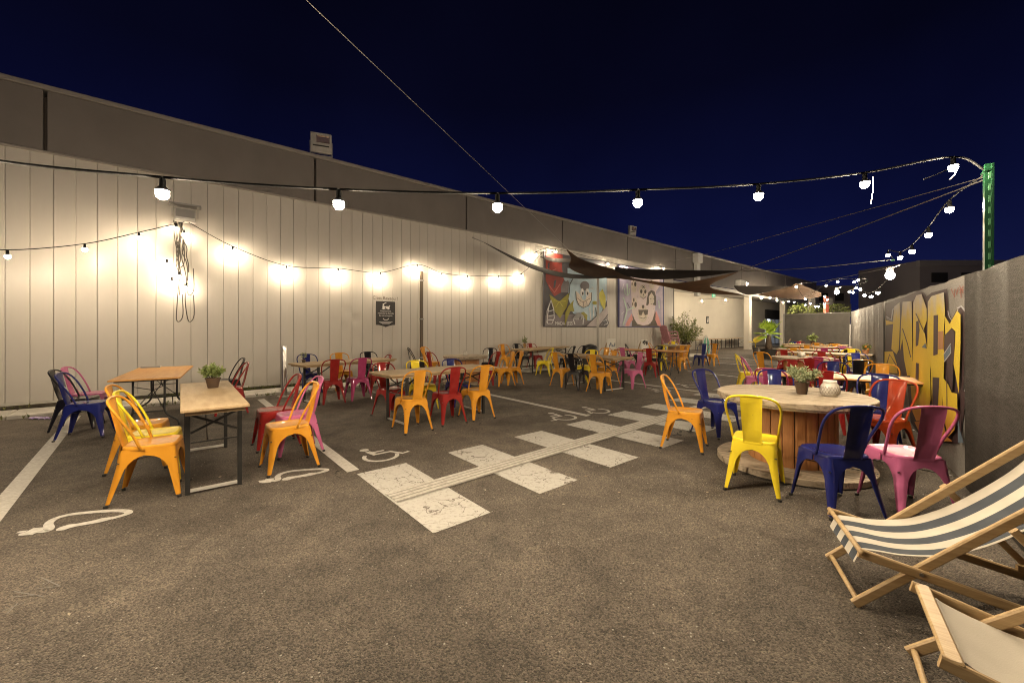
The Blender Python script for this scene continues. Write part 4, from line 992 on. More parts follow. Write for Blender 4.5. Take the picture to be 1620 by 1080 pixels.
# ---- middle beer table
A_, B_, C_, D_ = G(590.4, 586.5, .77), G(616, 594.5, .77), G(787, 580, .77), G(745, 575.4, .77)
ax = ((C_ + D_) - (A_ + B_)) / 2; ax.z = 0
beer_table((A_ + B_ + C_ + D_) / 4, math.atan2(ax.y, ax.x), ax.length + .05, 0.72, 'bare worn trestle table in the middle with three chairs facing it from the front')
GMd = 'chairs at the middle trestle table'
chair('orange', -1.42, 5.72, -39, 'left orange chair with back to us at the middle trestle table', GMd, feet=True)
chair('red', -0.99, 6.19, -36, 'dark red chair with back to us between two orange chairs at the middle trestle table', GMd, feet=True)
chair('orange', -0.58, 6.50, -38, 'right orange chair with back to us at the middle trestle table', GMd, feet=True)
chair('red', -1.98, 6.62, 128, 'dark red chair facing us at the left end of the middle trestle table', GMd, feet=True)
chair('yellow', -1.57, 7.10, 138, 'yellow chair on the far side of the middle trestle table', GMd)
chair('navy', -1.00, 7.45, 142, 'navy chair on the far side of the middle trestle table', GMd)

# ---- round spool near the wall
spool((-1.22, 10.6), 0.58, 0.725, 'small round cable spool table near the wall with a glass jar on it', rd=0.36)
candle_jar((-1.22, 10.5, .726), 'small pale glass jar on the round spool table near the wall', r=.06, h=.11, lace=False)
GW = 'chairs around the wall side spool table'
chair('orange', -2.22, 11.15, 110, 'orange chair on the pavement left of the round wall side spool table', GW, z=.065)
chair('red', -1.86, 10.12, 45, 'bright red backed chair left of the wall side spool table, turned to it', GW)
chair('black', -2.55, 10.95, 80, 'black chair in profile beside the dark downpipe', GW, z=.065)
chair('black', -0.68, 11.75, 190, 'black chair behind the right of the wall side spool table', GW)
chair('red', -0.58, 10.22, -62, 'dark red chair at the right of the wall side spool table', GW)
chair('orange', -0.22, 10.02, 244, 'front one of two nested orange chairs right of the wall side spool table', GW)
chair('orange', 0.0, 10.22, 244, 'rear one of two nested orange chairs right of the wall side spool table', GW)

# ---- table with small plant under the murals
A_, B_, C_ = G(816.8, 550.4, .77), G(837.7, 552.8, .77), G(902, 547.3, .77)
ax = (C_ - B_); ax.z = 0; c_ = (B_ + C_) / 2 + Vector((-ax.y, ax.x, 0)).normalized() * 0.35
beer_table(c_, math.atan2(ax.y, ax.x), ax.length, 0.7, 'trestle table below the blue face mural with a thin plant on its left')
q = G(830, 549.8, .77); potted(q, 'thin plant in a small pale pot on the table below the blue face mural', m=M_HERB, pr=.05, ph=.14, fr=.10, fh=.24, nl=120, ll=.06, lw=.025, seed=8, potm=pmat('tan_pot', (.35, .2, .06), rough=.6))
GM1 = 'chairs at the table below the blue face mural'
chair('orange', -0.14, 13.05, 140, 'orange chair against the pavement left of the thin plant', GM1, z=.065)
chair('black', 0.32, 13.45, 140, 'black chair behind the thin plant below the blue face mural', GM1, z=.065)
chair('red', 0.80, 13.80, 142, 'bright red chair right of the thin plant below the blue face mural', GM1, z=.065)
chair('yellow', 0.98, 12.25, -66, 'yellow chair on the near side of the table below the blue face mural', GM1)
chair('black', 1.82, 13.45, -58, 'left one of two black chairs right of the table below the blue face mural', GM1)
chair('black', 2.25, 13.90, -46, 'right one of two black chairs near the grey sail pole', GM1)

# ---- table pointing at us in the centre
B_, C_, E_ = G(973, 567, .77), G(1000.5, 564.4, .77), G(883.5, 560, .77)
ax = (E_ - B_); ax.z = 0
c_ = (B_ + C_) / 2 + ax / 2
beer_table(c_, math.atan2(ax.y, ax.x), ax.length, 0.72, 'bare trestle table left of centre right with orange and black chairs along it')
GC = 'chairs at the centre trestle table'
chair('orange', 1.24, 9.95, 50, 'orange chair farthest left at the centre trestle table, back to us', GC)
chair('black', 1.54, 9.42, 48, 'black chair between two orange chairs at the centre trestle table', GC)
chair('orange', 1.96, 9.05, 46, 'orange chair nearest us at the centre trestle table', GC)
chair('yellow', 1.98, 10.75, 228, 'yellow chair on the far side of the centre trestle table', GC)
chair('orange', 2.42, 10.25, 232, 'orange chair facing us on the far side of the centre trestle table', GC)
chair('orange', 2.62, 11.85, 228, 'orange chair by itself between the centre table and the grey sail pole', GC)
chair('pink', 2.86, 9.62, 240, 'glossy pink chair at right end of the centre trestle table', GC)

# ---- orange folding table right of centre
R_ = G(1077.6, 556, .74); Lf = G(970, 552, .74); ax = Lf - R_; ax.z = 0; c_ = (R_ + Lf) / 2 + Vector((ax.y, -ax.x, 0)).normalized() * 0.28
folding_table(c_, math.atan2(ax.y, ax.x), ax.length, 0.75, 'orange folding table in front of the leaning white board')
GO = 'chairs at the orange folding table in the centre'
chair('pink', 3.50, 12.3, 48, 'dull pink chair at left of the central orange folding table, behind the glossy pink one', GO)
chair('red', 4.08, 11.9, 30, 'dark red chair with back to us at the central orange folding table', GO)
chair('black', 4.75, 13.3, 228, 'black chair on the far side of the central orange folding table', GO)
chair('yellow', 5.05, 13.9, 228, 'yellow chair on the far side of the central orange folding table', GO)
chair('orange', 5.62, 13.7, 232, 'orange chair at the right of the central orange folding table, facing it', GO)
chair('orange', 6.00, 14.35, -40, 'orange chair with back to us right of the central orange folding table', GO)
GB = 'chairs at the small spool by the bush'
spool((7.0, 17.2), 0.6, 0.74, 'distant round spool table in front of the leafy bush', rd=.36)
chair('orange', 5.75, 16.2, 120, 'distant orange chair left of the spool table before the bush', GB)
chair('yellow', 7.25, 18.1, 195, 'distant yellow chair behind the spool table before the bush', GB)
chair('black', 4.55, 15.3, 100, 'distant black chair beside the leaning poster board', GB)
chair('navy', 7.02, 15.05, 232, 'lone navy chair on the open asphalt with a lone orange one behind it', 'pair of chairs on the open asphalt')
chair('orange', 7.62, 15.45, 232, 'lone orange chair behind the lone navy one on the open asphalt', 'pair of chairs on the open asphalt')

# ---- big spool at front right
SC = (2.925, 4.24)
spool(SC, 0.69, 0.745, 'big weathered cable spool table at front right with plant and candle jar', rd=.385, rot=R(-38))
q = G(1268.5, 623, .745); potted(q, 'grey green bushy herb in a dark pot on the big spool table', m=M_HERB2, pr=.062, ph=.125, fr=.165, fh=.165, nl=1100, ll=.042, lw=.013, seed=11)
q = G(1313, 626, .745); candle_jar(q, 'white latticed candle jar on the big spool table', r=.078, h=.155)
GS = 'chairs around the big spool table'
chair('orange', 2.08, 4.85, 122, 'orange chair left of the big spool table, seen from its side', GS, feet=True)
chair('navy', 2.76, 5.46, 158, 'navy chair behind the left of the big spool table, front towards us', GS, feet=True)
chair('yellow', 2.19, 3.64, 38, 'bright yellow chair with back to us in front of the big spool table', GS, feet=True)
chair('navy', 2.58, 3.24, 2, 'navy chair nearest us with its back to us at the big spool table', GS, feet=True)
chair('pink', 3.12, 3.22, 8, 'pink chair at right of the big spool table beside the striped deckchair', GS, feet=True)
chair('vermilion', 4.05, 4.42, 250, 'shiny vermilion chair right of the big spool table, before the graffiti', GS, feet=True)
chair('navy', 4.42, 4.90, 228, 'navy chair directly behind the vermilion one by the graffiti', GS, feet=True)
chair('navy', 3.55, 5.40, 204, 'blue lit navy chair behind the herb pot of the big spool table', GS)

# ---- orange table at the fence
L0, R0 = G(1200.8, 590.8, .74), G(1406, 602.5, .74); ax = R0 - L0; ax.z = 0; an = Vector((-ax.y, ax.x, 0)).normalized()
c_ = L0 + ax.normalized() * 0.95 + an * 0.37
folding_table(c_, math.atan2(ax.y, ax.x), 1.9, 0.75, 'long orange folding table behind the big spool, reaching to the fence')
GF = 'chairs at the orange table by the fence'
chair('magenta', 3.88, 5.95, 52, 'magenta chair with back to us at left of the orange table by the fence', GF)
chair('red', 4.42, 5.62, 48, 'dark red chair with back to us behind the candle jar', GF)
chair('yellow', 5.30, 9.05, 112, 'yellow chair in profile, left of the row by the fence', 'chairs left of the fence tables')
chair('pink', 4.95, 8.20, 114, 'pink chair in profile next to the yellow one left of the fence tables', 'chairs left of the fence tables')
chair('red', 4.92, 7.22, 230, 'left red chair facing us on the far side of the orange table by the fence', GF)
chair('navy', 5.36, 6.82, 228, 'shiny navy chair facing us on the far side of the orange table by the fence', GF)
chair('orange', 5.82, 6.38, 226, 'glossy orange chair facing us at the fence end of the orange table', GF)

# ---- second spool and rows towards the back
spool((7.05, 9.85), 0.62, 0.735, 'round spool table farther back between the fence rows with a candle jar', rd=.36)
q = Vector((6.98, 9.75, .736)); candle_jar(q, 'white candle jar on the farther round spool table by the fence', r=.075, h=.13)
G2 = 'chairs around the farther spool table'
chair('orange', 6.35, 10.1, 62, 'orange chair left of the farther spool table, back to us', G2)
chair('red', 5.85, 7.95, 38, 'red chair with back to us in front of the farther spool table', G2)
chair('magenta', 6.28, 8.35, 30, 'magenta chair in front of the farther spool table by the fence', G2)
chair('orange', 6.52, 7.72, 14, 'orange chair with back to us near the graffiti edge, before the farther spool', G2)
chair('black', 6.35, 7.55, 20, 'black chair partly hidden left of the orange one near the graffiti edge', G2)
c_ = (G(1380, 562, .77) + G(1240, 556.5, .77)) / 2 + Vector((.28, .28, 0)); ax = G(1240, 556.5, .77) - G(1380, 562, .77)
t11 = beer_table(c_, math.atan2(ax.y, ax.x), 1.95, 0.7, 'trestle table behind the farther spool with a small orange tree')
q = G(1369.5, 559.5, .77); potted(q, 'small orange tree in a terracotta pot on the trestle table by the fence', pr=.07, ph=.10, fr=.09, fh=.16, nl=150, ll=.05, lw=.03, seed=21, potm=M_TERRA, fruit=True)
G3 = 'chairs in the fence rows'
chair('navy', 7.95, 9.25, 205, 'glossy navy chair facing us beside the small orange tree', G3)
chair('yellow', 9.40, 11.25, 226, 'yellow chair facing us on the far side of the orange tree table', G3)
chair('red', 7.98, 10.35, 48, 'dark red chair with back to us at the orange tree table', G3)
chair('red', 7.45, 10.95, 50, 'red chair behind the candle jar of the farther spool table', G3)
c_ = (G(1243, 552, .77) + G(1330, 553, .77)) / 2
ax = Vector((1.45, -1.3, 0)); beer_table((9.55, 12.75, 0), math.atan2(ax.y, ax.x), 2.0, 0.7, 'third trestle table from the big spool in the fence rows')
chair('orange', 8.55, 12.15, 52, 'left orange chair with back to us at the third fence row table', G3)
chair('magenta', 9.35, 12.05, 46, 'magenta chair with back to us at the third fence row table', G3)
chair('black', 9.85, 11.85, 44, 'black chair next to the magenta one at the third fence row table', G3)
chair('orange', 9.95, 13.75, 228, 'orange chair facing us on the far side of the third fence row table', G3)
chair('pink', 10.55, 12.95, 226, 'pink chair facing us near the fence at the third fence row table', G3)
beer_table((11.3, 15.0, 0), math.atan2(-1.3, 1.45), 2.0, 0.7, 'fourth trestle table from the big spool in the fence rows')
chair('orange', 12.1, 15.2, 226, 'orange chair facing us at the fourth fence row table', G3)
beer_table((12.7, 17.0, 0), math.atan2(-1.3, 1.45), 2.2, 0.7, 'last trestle table before the dark back fence')
q = Vector((12.55, 16.9, .771)); potted(q, 'round green plant on the last table before the dark back fence', pr=.09, ph=.12, fr=.2, fh=.3, nl=200, ll=.1, lw=.05, seed=31)
chair('red', 12.75, 18.0, 220, 'far red chair against the dark back fence', G3)
chair('navy', 12.2, 17.6, 222, 'far navy chair left of the far red one against the back fence', G3)
chair('orange', 12.35, 16.3, 48, 'far orange chair with back to us at the last table', G3)
chair('black', 13.15, 16.6, 46, 'far black chair at the fence end of the last table', G3)

# ------------------------------------------------------------------ deckchairs
def deckchair(f_near, f_far, label, stripes, low=False):
    wv = (f_far - f_near); wv.z = 0; wd = wv.length; wv.normalize(); d = Vector((wv.y, -wv.x, 0))
    t = thing('deckchair', label, 'deckchair', f_near, math.atan2(d.y, d.x))      # local x = backwards/up, y = to the far side
    zf = 0.285; Ls = 1.16
    for y in (0.0, wd):
        yi = 0.028 if y == 0 else wd - 0.028
        MB().beam((-0.045, yi, 0.01), (0.92, yi, 0.915), 0.024, 0.045, (-.7, 0, .7), 0.006).build('back_rail', M_DECKWOOD, t)
        MB().beam((-0.035, y, zf + .006), (Ls, y, 0.022), 0.024, 0.045, (0, 0, 1), 0.006).build('seat_rail', M_DECKWOOD, t)
        MB().tube([(0.20, y - .018, 0.243), (0.20, y + .018, 0.243)], 0.009, 8).build('bolt', M_STEEL, t)
        yo = -0.03 if y == 0 else wd + 0.03
        MB().beam((0.50, yo, 0.525), (0.86, yo, 0.115), 0.02, 0.034, (.7, 0, .7), 0.004).build('prop_rail', M_DECKWOOD, t)
        b = MB()
        for x in (0.80, 0.93, 1.04): b.box((x, y, zf - .235 * x + 0.042), (0.035, 0.022, 0.035))
        b.build('notch_block', M_DECKWOOD, t)
    if low: MB().cbox((0.0, wd / 2, zf + .012), (0.05, wd + .02, 0.022), 0.006).build('front_bar', M_DECKWOOD, t)
    else: MB().tube([(-0.026, -0.02, zf + .012), (-0.026, wd + 0.02, zf + .012)], 0.0125, 10).build('front_bar', M_DECKWOOD, t, smooth=True)
    MB().tube([(-0.03, 0.03, 0.03), (-0.03, wd - 0.03, 0.03)], 0.012, 10).build('foot_bar', M_DECKWOOD, t, smooth=True)
    MB().tube([(0.90, 0.0, 0.895), (0.90, wd, 0.895)], 0.014, 10).build('top_bar', M_DECKWOOD, t, smooth=True)
    MB().tube([(0.855, -.04, 0.125), (0.855, wd + .04, 0.125)], 0.012, 10).build('prop_bar', M_DECKWOOD, t, smooth=True)
    MB().tube([(1.1, 0, 0.045), (1.1, wd, 0.045)], 0.012, 10).build('rear_bar', M_DECKWOOD, t, smooth=True)
    prof = catmull([(.030, 0, zf - .012), (.034, 0, zf + .002), (.06, 0, zf - .012), (.15, 0, .245), (.28, 0, .222), (.42, 0, .232), (.56, 0, .30), (.72, 0, .48), (.82, 0, .68), (.90, 0, .912)] if low else [(-.040, 0, zf - .070), (-.026, 0, zf - .035), (-.014, 0, zf - .012), (.0, 0, zf + .004), (.06, 0, zf + .008), (.16, 0, .296), (.30, 0, .326), (.42, 0, .386), (.54, 0, .474), (.71, 0, .635), (.82, 0, .775), (.90, 0, .912)], 5)
    ny = 15; mb = MB(); y0, y1 = 0.045, wd - 0.045
    for s_ in (1, -1):
        for p in prof:
            for k in range(ny):
                f = k / (ny - 1); sag = -0.016 * math.sin(math.pi * f) * min(1, max(0, p.x * 5)) * (1 - max(0, p.x - .6) / .35)
                mb.v.append((p.x, y0 + (y1 - y0) * f, p.z + sag + (0.0008 if s_ > 0 else -0.0008)))
    n = len(prof)
    for s_ in range(2):
        o = s_ * n * ny
        for i in range(n - 1):
            for k in range(ny - 1):
                q = (o + i * ny + k, o + (i + 1) * ny + k, o + (i + 1) * ny + k + 1, o + i * ny + k + 1); mb.f.append(q if s_ == 0 else q[::-1])
    me = mb.mesh('canvas_seat', stripes, True)
    link('canvas_seat', me, t)
    return t, wd
def stripe_mat(wd):
    m = bpy.data.materials.new('striped_canvas'); m.use_nodes = True
    nt = m.node_tree; nd = nt.nodes; lk = nt.links; b = nd['Principled BSDF']
    t = nd.new('ShaderNodeTexCoord'); s = nd.new('ShaderNodeSeparateXYZ'); lk.new(t.outputs['Object'], s.inputs[0])
    mr = nd.new('ShaderNodeMapRange'); mr.inputs[1].default_value = 0.045; mr.inputs[2].default_value = wd - 0.045; mr.inputs[3].default_value = 3.12; mr.inputs[4].default_value = 0
    lk.new(s.outputs['Y'], mr.inputs[0])
    fr = nd.new('ShaderNodeMath'); fr.operation = 'FRACT'; lk.new(mr.outputs[0], fr.inputs[0])
    gt = nd.new('ShaderNodeMath'); gt.operation = 'GREATER_THAN'; gt.inputs[1].default_value = 0.5; lk.new(fr.outputs[0], gt.inputs[0])
    n = nd.new('ShaderNodeTexNoise'); n.inputs['Scale'].default_value = 9; n.inputs['Detail'].default_value = 8; lk.new(t.outputs['Object'], n.inputs['Vector'])
    nr = nd.new('ShaderNodeValToRGB'); nr.color_ramp.elements[0].position = .3; nr.color_ramp.elements[1].position = .72
    nr.color_ramp.elements[0].color = (0.038, 0.046, 0.060, 1); nr.color_ramp.elements[1].color = (0.062, 0.072, 0.088, 1); lk.new(n.outputs['Fac'], nr.inputs[0])
    nc = nd.new('ShaderNodeValToRGB'); nc.color_ramp.elements[0].position = .3; nc.color_ramp.elements[1].position = .7
    nc.color_ramp.elements[0].color = (0.47, 0.43, 0.36, 1); nc.color_ramp.elements[1].color = (0.56, 0.515, 0.44, 1); lk.new(n.outputs['Fac'], nc.inputs[0])
    x = nd.new('ShaderNodeMix'); x.data_type = 'RGBA'; lk.new(gt.outputs[0], x.inputs[0]); lk.new(nc.outputs[0], x.inputs[6]); lk.new(nr.outputs[0], x.inputs[7])
    lk.new(x.outputs[2], b.inputs['Base Color']); b.inputs['Roughness'].default_value = .85
    bp = nd.new('ShaderNodeBump'); bp.inputs['Strength'].default_value = .25; bp.inputs['Distance'].default_value = .002
    wv = nd.new('ShaderNodeTexNoise'); wv.inputs['Scale'].default_value = 350; lk.new(t.outputs['Object'], wv.inputs['Vector']); lk.new(wv.outputs['Fac'], bp.inputs['Height']); lk.new(bp.outputs[0], b.inputs['Normal'])
    return m
fn, ff = G(1372, 967), G(1322, 884)
deckchair(fn, ff, 'wooden deckchair with navy and cream striped canvas at front right', stripe_mat((ff - fn).length))
b1, b2 = G(1510, 1052, .29), G(1459, 931, .29); b1.z = b2.z = 0
deckchair(b1, b2, 'wooden deckchair with plain cream canvas at the bottom right corner', M_CREAMCLOTH, True)

# ------------------------------------------------------------------ fence with screen fabric
fen = thing('screen_fence', 'grey fabric screened mesh fence with yellow graffiti letters on the right', 'fence', FP, math.atan2(FD.y, FD.x))
TL = 18.15                                                  # length to the far corner
def ftop(t): return 1.90 + 0.0152 * t
def fabric(t0, t1, m, name='fabric_panel', amp=0.012, base=0.0, parent=fen, top=ftop, seam=True, seed=0, label=None):
    nx = max(8, int((t1 - t0) / 0.07)); nz = 26; mb = MB(); r = random.Random(seed); ph = [r.uniform(0, 6.28) for _ in range(6)]
    for k in range(nz + 1):
        for i in range(nx + 1):
            t = t0 + (t1 - t0) * i / nx; f = k / nz; z = 0.01 + (top(t) - 0.01) * f + (0.006 * math.sin(t * 5.1 + ph[0]) + .003 * math.sin(t * 13 + ph[1])) * (f > .999)
            y = base + amp * (math.sin(t * 4.3 + ph[2] + z * .8) * .6 + math.sin(t * 9.7 + ph[3] - z * 1.3) * .35 + math.sin(t * 21 + ph[4] + z) * .15) * (1.1 - .5 * f)
            if seam: y += 0.012 * math.exp(-((z - 0.98 - .02 * math.sin(t * 2)) / .03) ** 2)
            mb.v.append((t, y, z))
    for k in range(nz):
        for i in range(nx):
            a = k * (nx + 1) + i; mb.f.append((a, a + 1, a + nx + 2, a + nx + 1))
    o = mb.build(name, m, parent, smooth=True)
    if label: o['label'] = label
    return o
fabric(-6.5, 0.035, M_FAB, amp=0.010, base=0.018, seed=1, label='plain dark grey fabric panel nearest the deckchairs')
fabric(0.0, 5.88, M_FABL, amp=0.0, seam=False, seed=2, label='paler fabric panel painted with graffiti letters')
fabric(5.96, TL, M_FABL, amp=0.02, base=-0.01, seed=3, label='plain pale grey fabric panel beyond the graffiti')
b = MB()
for k in range(430):
    t_ = -6.4 + k * 0.057
    if t_ > TL: break
    b.beam((t_, -0.03, ftop(t_) - .05), (t_, -0.03, ftop(t_) + random.uniform(.035, .06)), .006, .006)
o = b.build('wire_spikes', M_WIRE, fen); o['kind'] = 'stuff'
MB().tube([(-6.5, -.032, ftop(-6.5) - .02), (TL, -.032, ftop(TL) - .02)], .008, 5).build('top_rail', M_GREY, fen)
# graffiti, flat paint on the fabric
def graf(pts, m, k):
    v = []
    for p in pts:
        t_, z_ = FE(1380 + p[0] / 4.155, 440 + p[1] / 4.155); v.append((t_, 0.004 + 0.0012 * k, z_))
    MB().poly(v).build('graffiti_shape', m, fen)
def gradmat(name, stops, z0_=0.0, z1_=1.95):
    m = bpy.data.materials.new(name); m.use_nodes = True; nt = m.node_tree; nd = nt.nodes; lk = nt.links; b = nd['Principled BSDF']
    t = nd.new('ShaderNodeTexCoord'); s = nd.new('ShaderNodeSeparateXYZ'); lk.new(t.outputs['Object'], s.inputs[0])
    n = nd.new('ShaderNodeTexNoise'); n.inputs['Scale'].default_value = 3.5; n.inputs['Detail'].default_value = 6; lk.new(t.outputs['Object'], n.inputs['Vector'])
    ad = nd.new('ShaderNodeMath'); ad.operation = 'MULTIPLY_ADD'; ad.inputs[1].default_value = 0.5; lk.new(n.outputs['Fac'], ad.inputs[0]); lk.new(s.outputs['Z'], ad.inputs[2])
    mr = nd.new('ShaderNodeMapRange'); mr.inputs[1].default_value = z0_ + .25; mr.inputs[2].default_value = z1_ + .25; lk.new(ad.outputs[0], mr.inputs[0])
    r = nd.new('ShaderNodeValToRGB'); el = r.color_ramp.elements
    el[0].position = stops[0][0]; el[0].color = (*stops[0][1], 1); el[1].position = stops[-1][0]; el[1].color = (*stops[-1][1], 1)
    for p_, c_2 in stops[1:-1]: q_ = el.new(p_); q_.color = (*c_2, 1)
    lk.new(mr.outputs[0], r.inputs[0])
    n2 = nd.new('ShaderNodeTexNoise'); n2.inputs['Scale'].default_value = 60; n2.inputs['Detail'].default_value = 4
    mp = nd.new('ShaderNodeMapping'); mp.inputs['Scale'].default_value = (1, 1, 4); lk.new(t.outputs['Object'], mp.inputs[0]); lk.new(mp.outputs[0], n2.inputs['Vector'])
    r2 = nd.new('ShaderNodeValToRGB'); r2.color_ramp.elements[0].position = .3; r2.color_ramp.elements[1].position = .6; r2.color_ramp.elements[0].color = (.8, .79, .77, 1); lk.new(n2.outputs['Fac'], r2.inputs[0])
    x = nd.new('ShaderNodeMix'); x.data_type = 'RGBA'; x.blend_type = 'MULTIPLY'; x.inputs[0].default_value = 1; lk.new(r.outputs[0], x.inputs[6]); lk.new(r2.outputs[0], x.inputs[7])
    lk.new(x.outputs[2], b.inputs['Base Color']); b.inputs['Roughness'].default_value = .7
    return m
M_GY = gradmat('spray_letters', [(0.0, (.60, .19, .05)), (.20, (.68, .31, .03)), (.36, (.78, .56, .025)), (.80, (.80, .60, .04)), (.92, (.64, .58, .46)), (1.0, (.62, .58, .57))])
M_GD = gradmat('spray_outline', [(0.0, (.05, .022, .026)), (.5, (.055, .028, .030)), (1.0, (.075, .045, .048))])
M_GB = pmat('spray_blue', (.12, .17, .22), rough=.7)
M_GL = pmat('spray_white', (.50, .50, .54), rough=.7)
M_GR = pmat('spray_red', (.30, .10, .07), rough=.8)
gd_ = [
    (M_GL, [(560, 195), (590, 178), (615, 205), (628, 260), (618, 420), (606, 735), (640, 740), (612, 868), (598, 870), (596, 735), (606, 420), (612, 260)]),
    (M_GD, [(92, 165), (150, 145), (145, 205), (135, 275), (110, 270), (92, 245)]),
    (M_GL, stroke([(92, 250), (128, 272), (138, 205), (152, 195), (152, 150)], 8)),
    (M_GD, [(150, 140), (205, 128), (300, 86), (345, 92), (362, 120), (395, 95), (500, 68), (508, 225), (530, 268), (560, 210), (590, 188), (618, 225), (618, 420), (606, 740), (640, 750), (612, 862), (596, 1000), (575, 1085), (400, 1078), (310, 1020), (258, 948), (250, 880), (232, 640), (84, 625), (86, 475), (96, 300), (92, 270), (140, 285)]),
    (M_GL, stroke([(505, 215), (515, 255), (532, 278), (555, 250), (572, 205)], 6)),
    (M_GY, [(92, 275), (140, 288), (150, 185), (185, 158), (188, 260), (180, 470), (165, 500), (130, 465), (142, 300), (95, 308)]),
    (M_GY, [(86, 482), (140, 480), (166, 560), (172, 625), (84, 620)]), (M_GD, stroke([(90, 600), (120, 500), (165, 575)], 7)),
    (M_GY, [(207, 155), (268, 150), (272, 520), (276, 640), (238, 640), (216, 530), (206, 400), (190, 480), (196, 300)]), (M_GD, stroke([(207, 330), (240, 430), (262, 520)], 6)),
    (M_GY, [(280, 160), (300, 112), (335, 104), (352, 150), (370, 200), (370, 280), (352, 330), (366, 420), (392, 545), (396, 800), (372, 925), (300, 938), (275, 880), (258, 650), (276, 540)]),
    (M_GD, [(300, 285), (316, 278), (323, 340), (313, 440), (297, 450)]), (M_GB, [(338, 455), (362, 425), (372, 462)]), (M_GD, [(300, 555), (320, 560), (316, 700), (296, 690)]), (M_GD, stroke([(300, 230), (340, 320), (360, 360)], 6)),
    (M_GY, [(382, 155), (405, 118), (490, 92), (498, 215), (492, 310), (494, 470), (490, 620), (478, 850), (412, 880), (402, 600), (378, 470)]),
    (M_GD, [(422, 245), (453, 240), (450, 500), (420, 510)]), (M_GD, [(416, 650), (462, 655), (450, 858), (414, 862)]), (pmat('spray_orange', (.46, .22, .09), rough=.7), [(455, 350), (490, 345), (490, 465), (455, 470)]),
    (M_GY, [(500, 248), (535, 300), (585, 212), (608, 240), (608, 420), (596, 760), (575, 640), (560, 560), (570, 450), (574, 350), (548, 325), (505, 372)]),
    (M_GD, [(500, 375), (548, 330), (570, 360), (566, 480), (552, 745), (530, 690), (520, 560), (495, 470)]), (M_GB, [(496, 495), (540, 428), (548, 490), (500, 552)]), (M_GL, stroke([(498, 500), (545, 430), (546, 490), (500, 550)], 5)),
    (M_GY, [(490, 650), (530, 700), (552, 752), (590, 760), (592, 860), (572, 1000), (530, 1045), (492, 900)]), (M_GD, stroke([(520, 650), (522, 860)], 6)),
    (M_GY, [(300, 945), (370, 935), (400, 880), (478, 862), (520, 1040), (560, 1075), (420, 1070), (330, 1010)]),
    (M_GB, [(598, 870), (612, 1000), (640, 1085), (600, 1085)]),
]
for k, (m, pts) in enumerate(gd_): graf(pts, m, k)
for s_ in ([(525, 70), (540, 110), (550, 70)], [(555, 75), (560, 110), (572, 60)], [(580, 50), (605, 100)], [(605, 50), (580, 100)], [(575, 75), (610, 75)], [(545, 90), (545, 125)], [(588, 60), (590, 130)]):
    graf(stroke(s_, 5), M_GR, 2)
MB().box((5.92, 0.01, 1.02), (0.05, 0.03, 1.9)).build('gap_post', M_DARK, fen)

# back fence
c0 = FP + FD * TL; c1 = Vector((13.95, 20.7, 0)); bd = (c1 - c0); bl = bd.length
bf = thing('back_fence', 'dark grey fabric screened fence closing off the far end', 'fence', c0, math.atan2(bd.y, bd.x))
def btop(t): return 2.18
fabric(0.02, bl, pmat('dark_screen_fabric', (0.075, 0.068, 0.060), rough=.8, c2=(.10, .092, .082), vs_=3, bump=.3, bs=10), amp=.03, parent=bf, top=btop, seed=5)
MB().tube([(0, .04, 2.14), (bl, .04, 2.14)], .012, 5).build('top_rail', M_GREY, bf)
MB().box((bl + .03, 0, 1.09), (.06, .06, 2.18)).build('post', M_GREY, bf)
c_ = FP + FD * 17.6 + FN * .05
t = thing('white_pole', 'short white plastic pole leaning in the far fence corner', 'pole', c_)
MB().tube([(0, 0, .5), (.01, 0, 1.62)], .02, 6).build('tube', M_WPLAST, t)

M_NOTCH = pmat('pale_notch', (.02, .07, .03), rough=.5)
def post(t_, h, label, lean=0.0, s=1.0):
    c = FP + FD * t_ - FN * 0.12
    p = thing('fence_post', label, 'post', c, math.atan2(FD.y, FD.x), 'green posts along the fence')
    b = MB(); b.beam((0, 0, 0), (lean, 0, h), .04 * s, .06 * s); b.build('upright', M_GREEN, p)
    b = MB(); b.beam((-.034 * s, -.02, 0.02), (lean - .034 * s, -.02, h - .01), .012, .065 * s); b.beam((.034 * s, -.02, 0.02), (lean + .034 * s, -.02, h - .01), .012, .065 * s); b.build('flange', M_GREEN, p)
    for k in range(13 if t_ < 1 else 0):
        z = 1.55 + .1 * k
        MB().box((lean * z / h - .046 * s, -.004, z), (.012, .014, .055)).build('notch', M_NOTCH, p)
    MB().beam((lean - .06, 0, h - .06), (lean + .07, 0, h - .06), .05, .016).build('clamp', M_GREEN, p)
    return c + Vector((0, 0, h))
P1 = post(0.06, 2.86, 'tall green slotted steel post at right rising above the graffiti fence', -.02)
P2 = post(5.95, 2.88, 'second green post along the fence carrying a bright lamp', 0)
P3 = post(11.9, 3.02, 'third green post along the fence among string lights', 0)
P4 = post(16.6, 2.95, 'farthest green post near the back fence corner', 0)

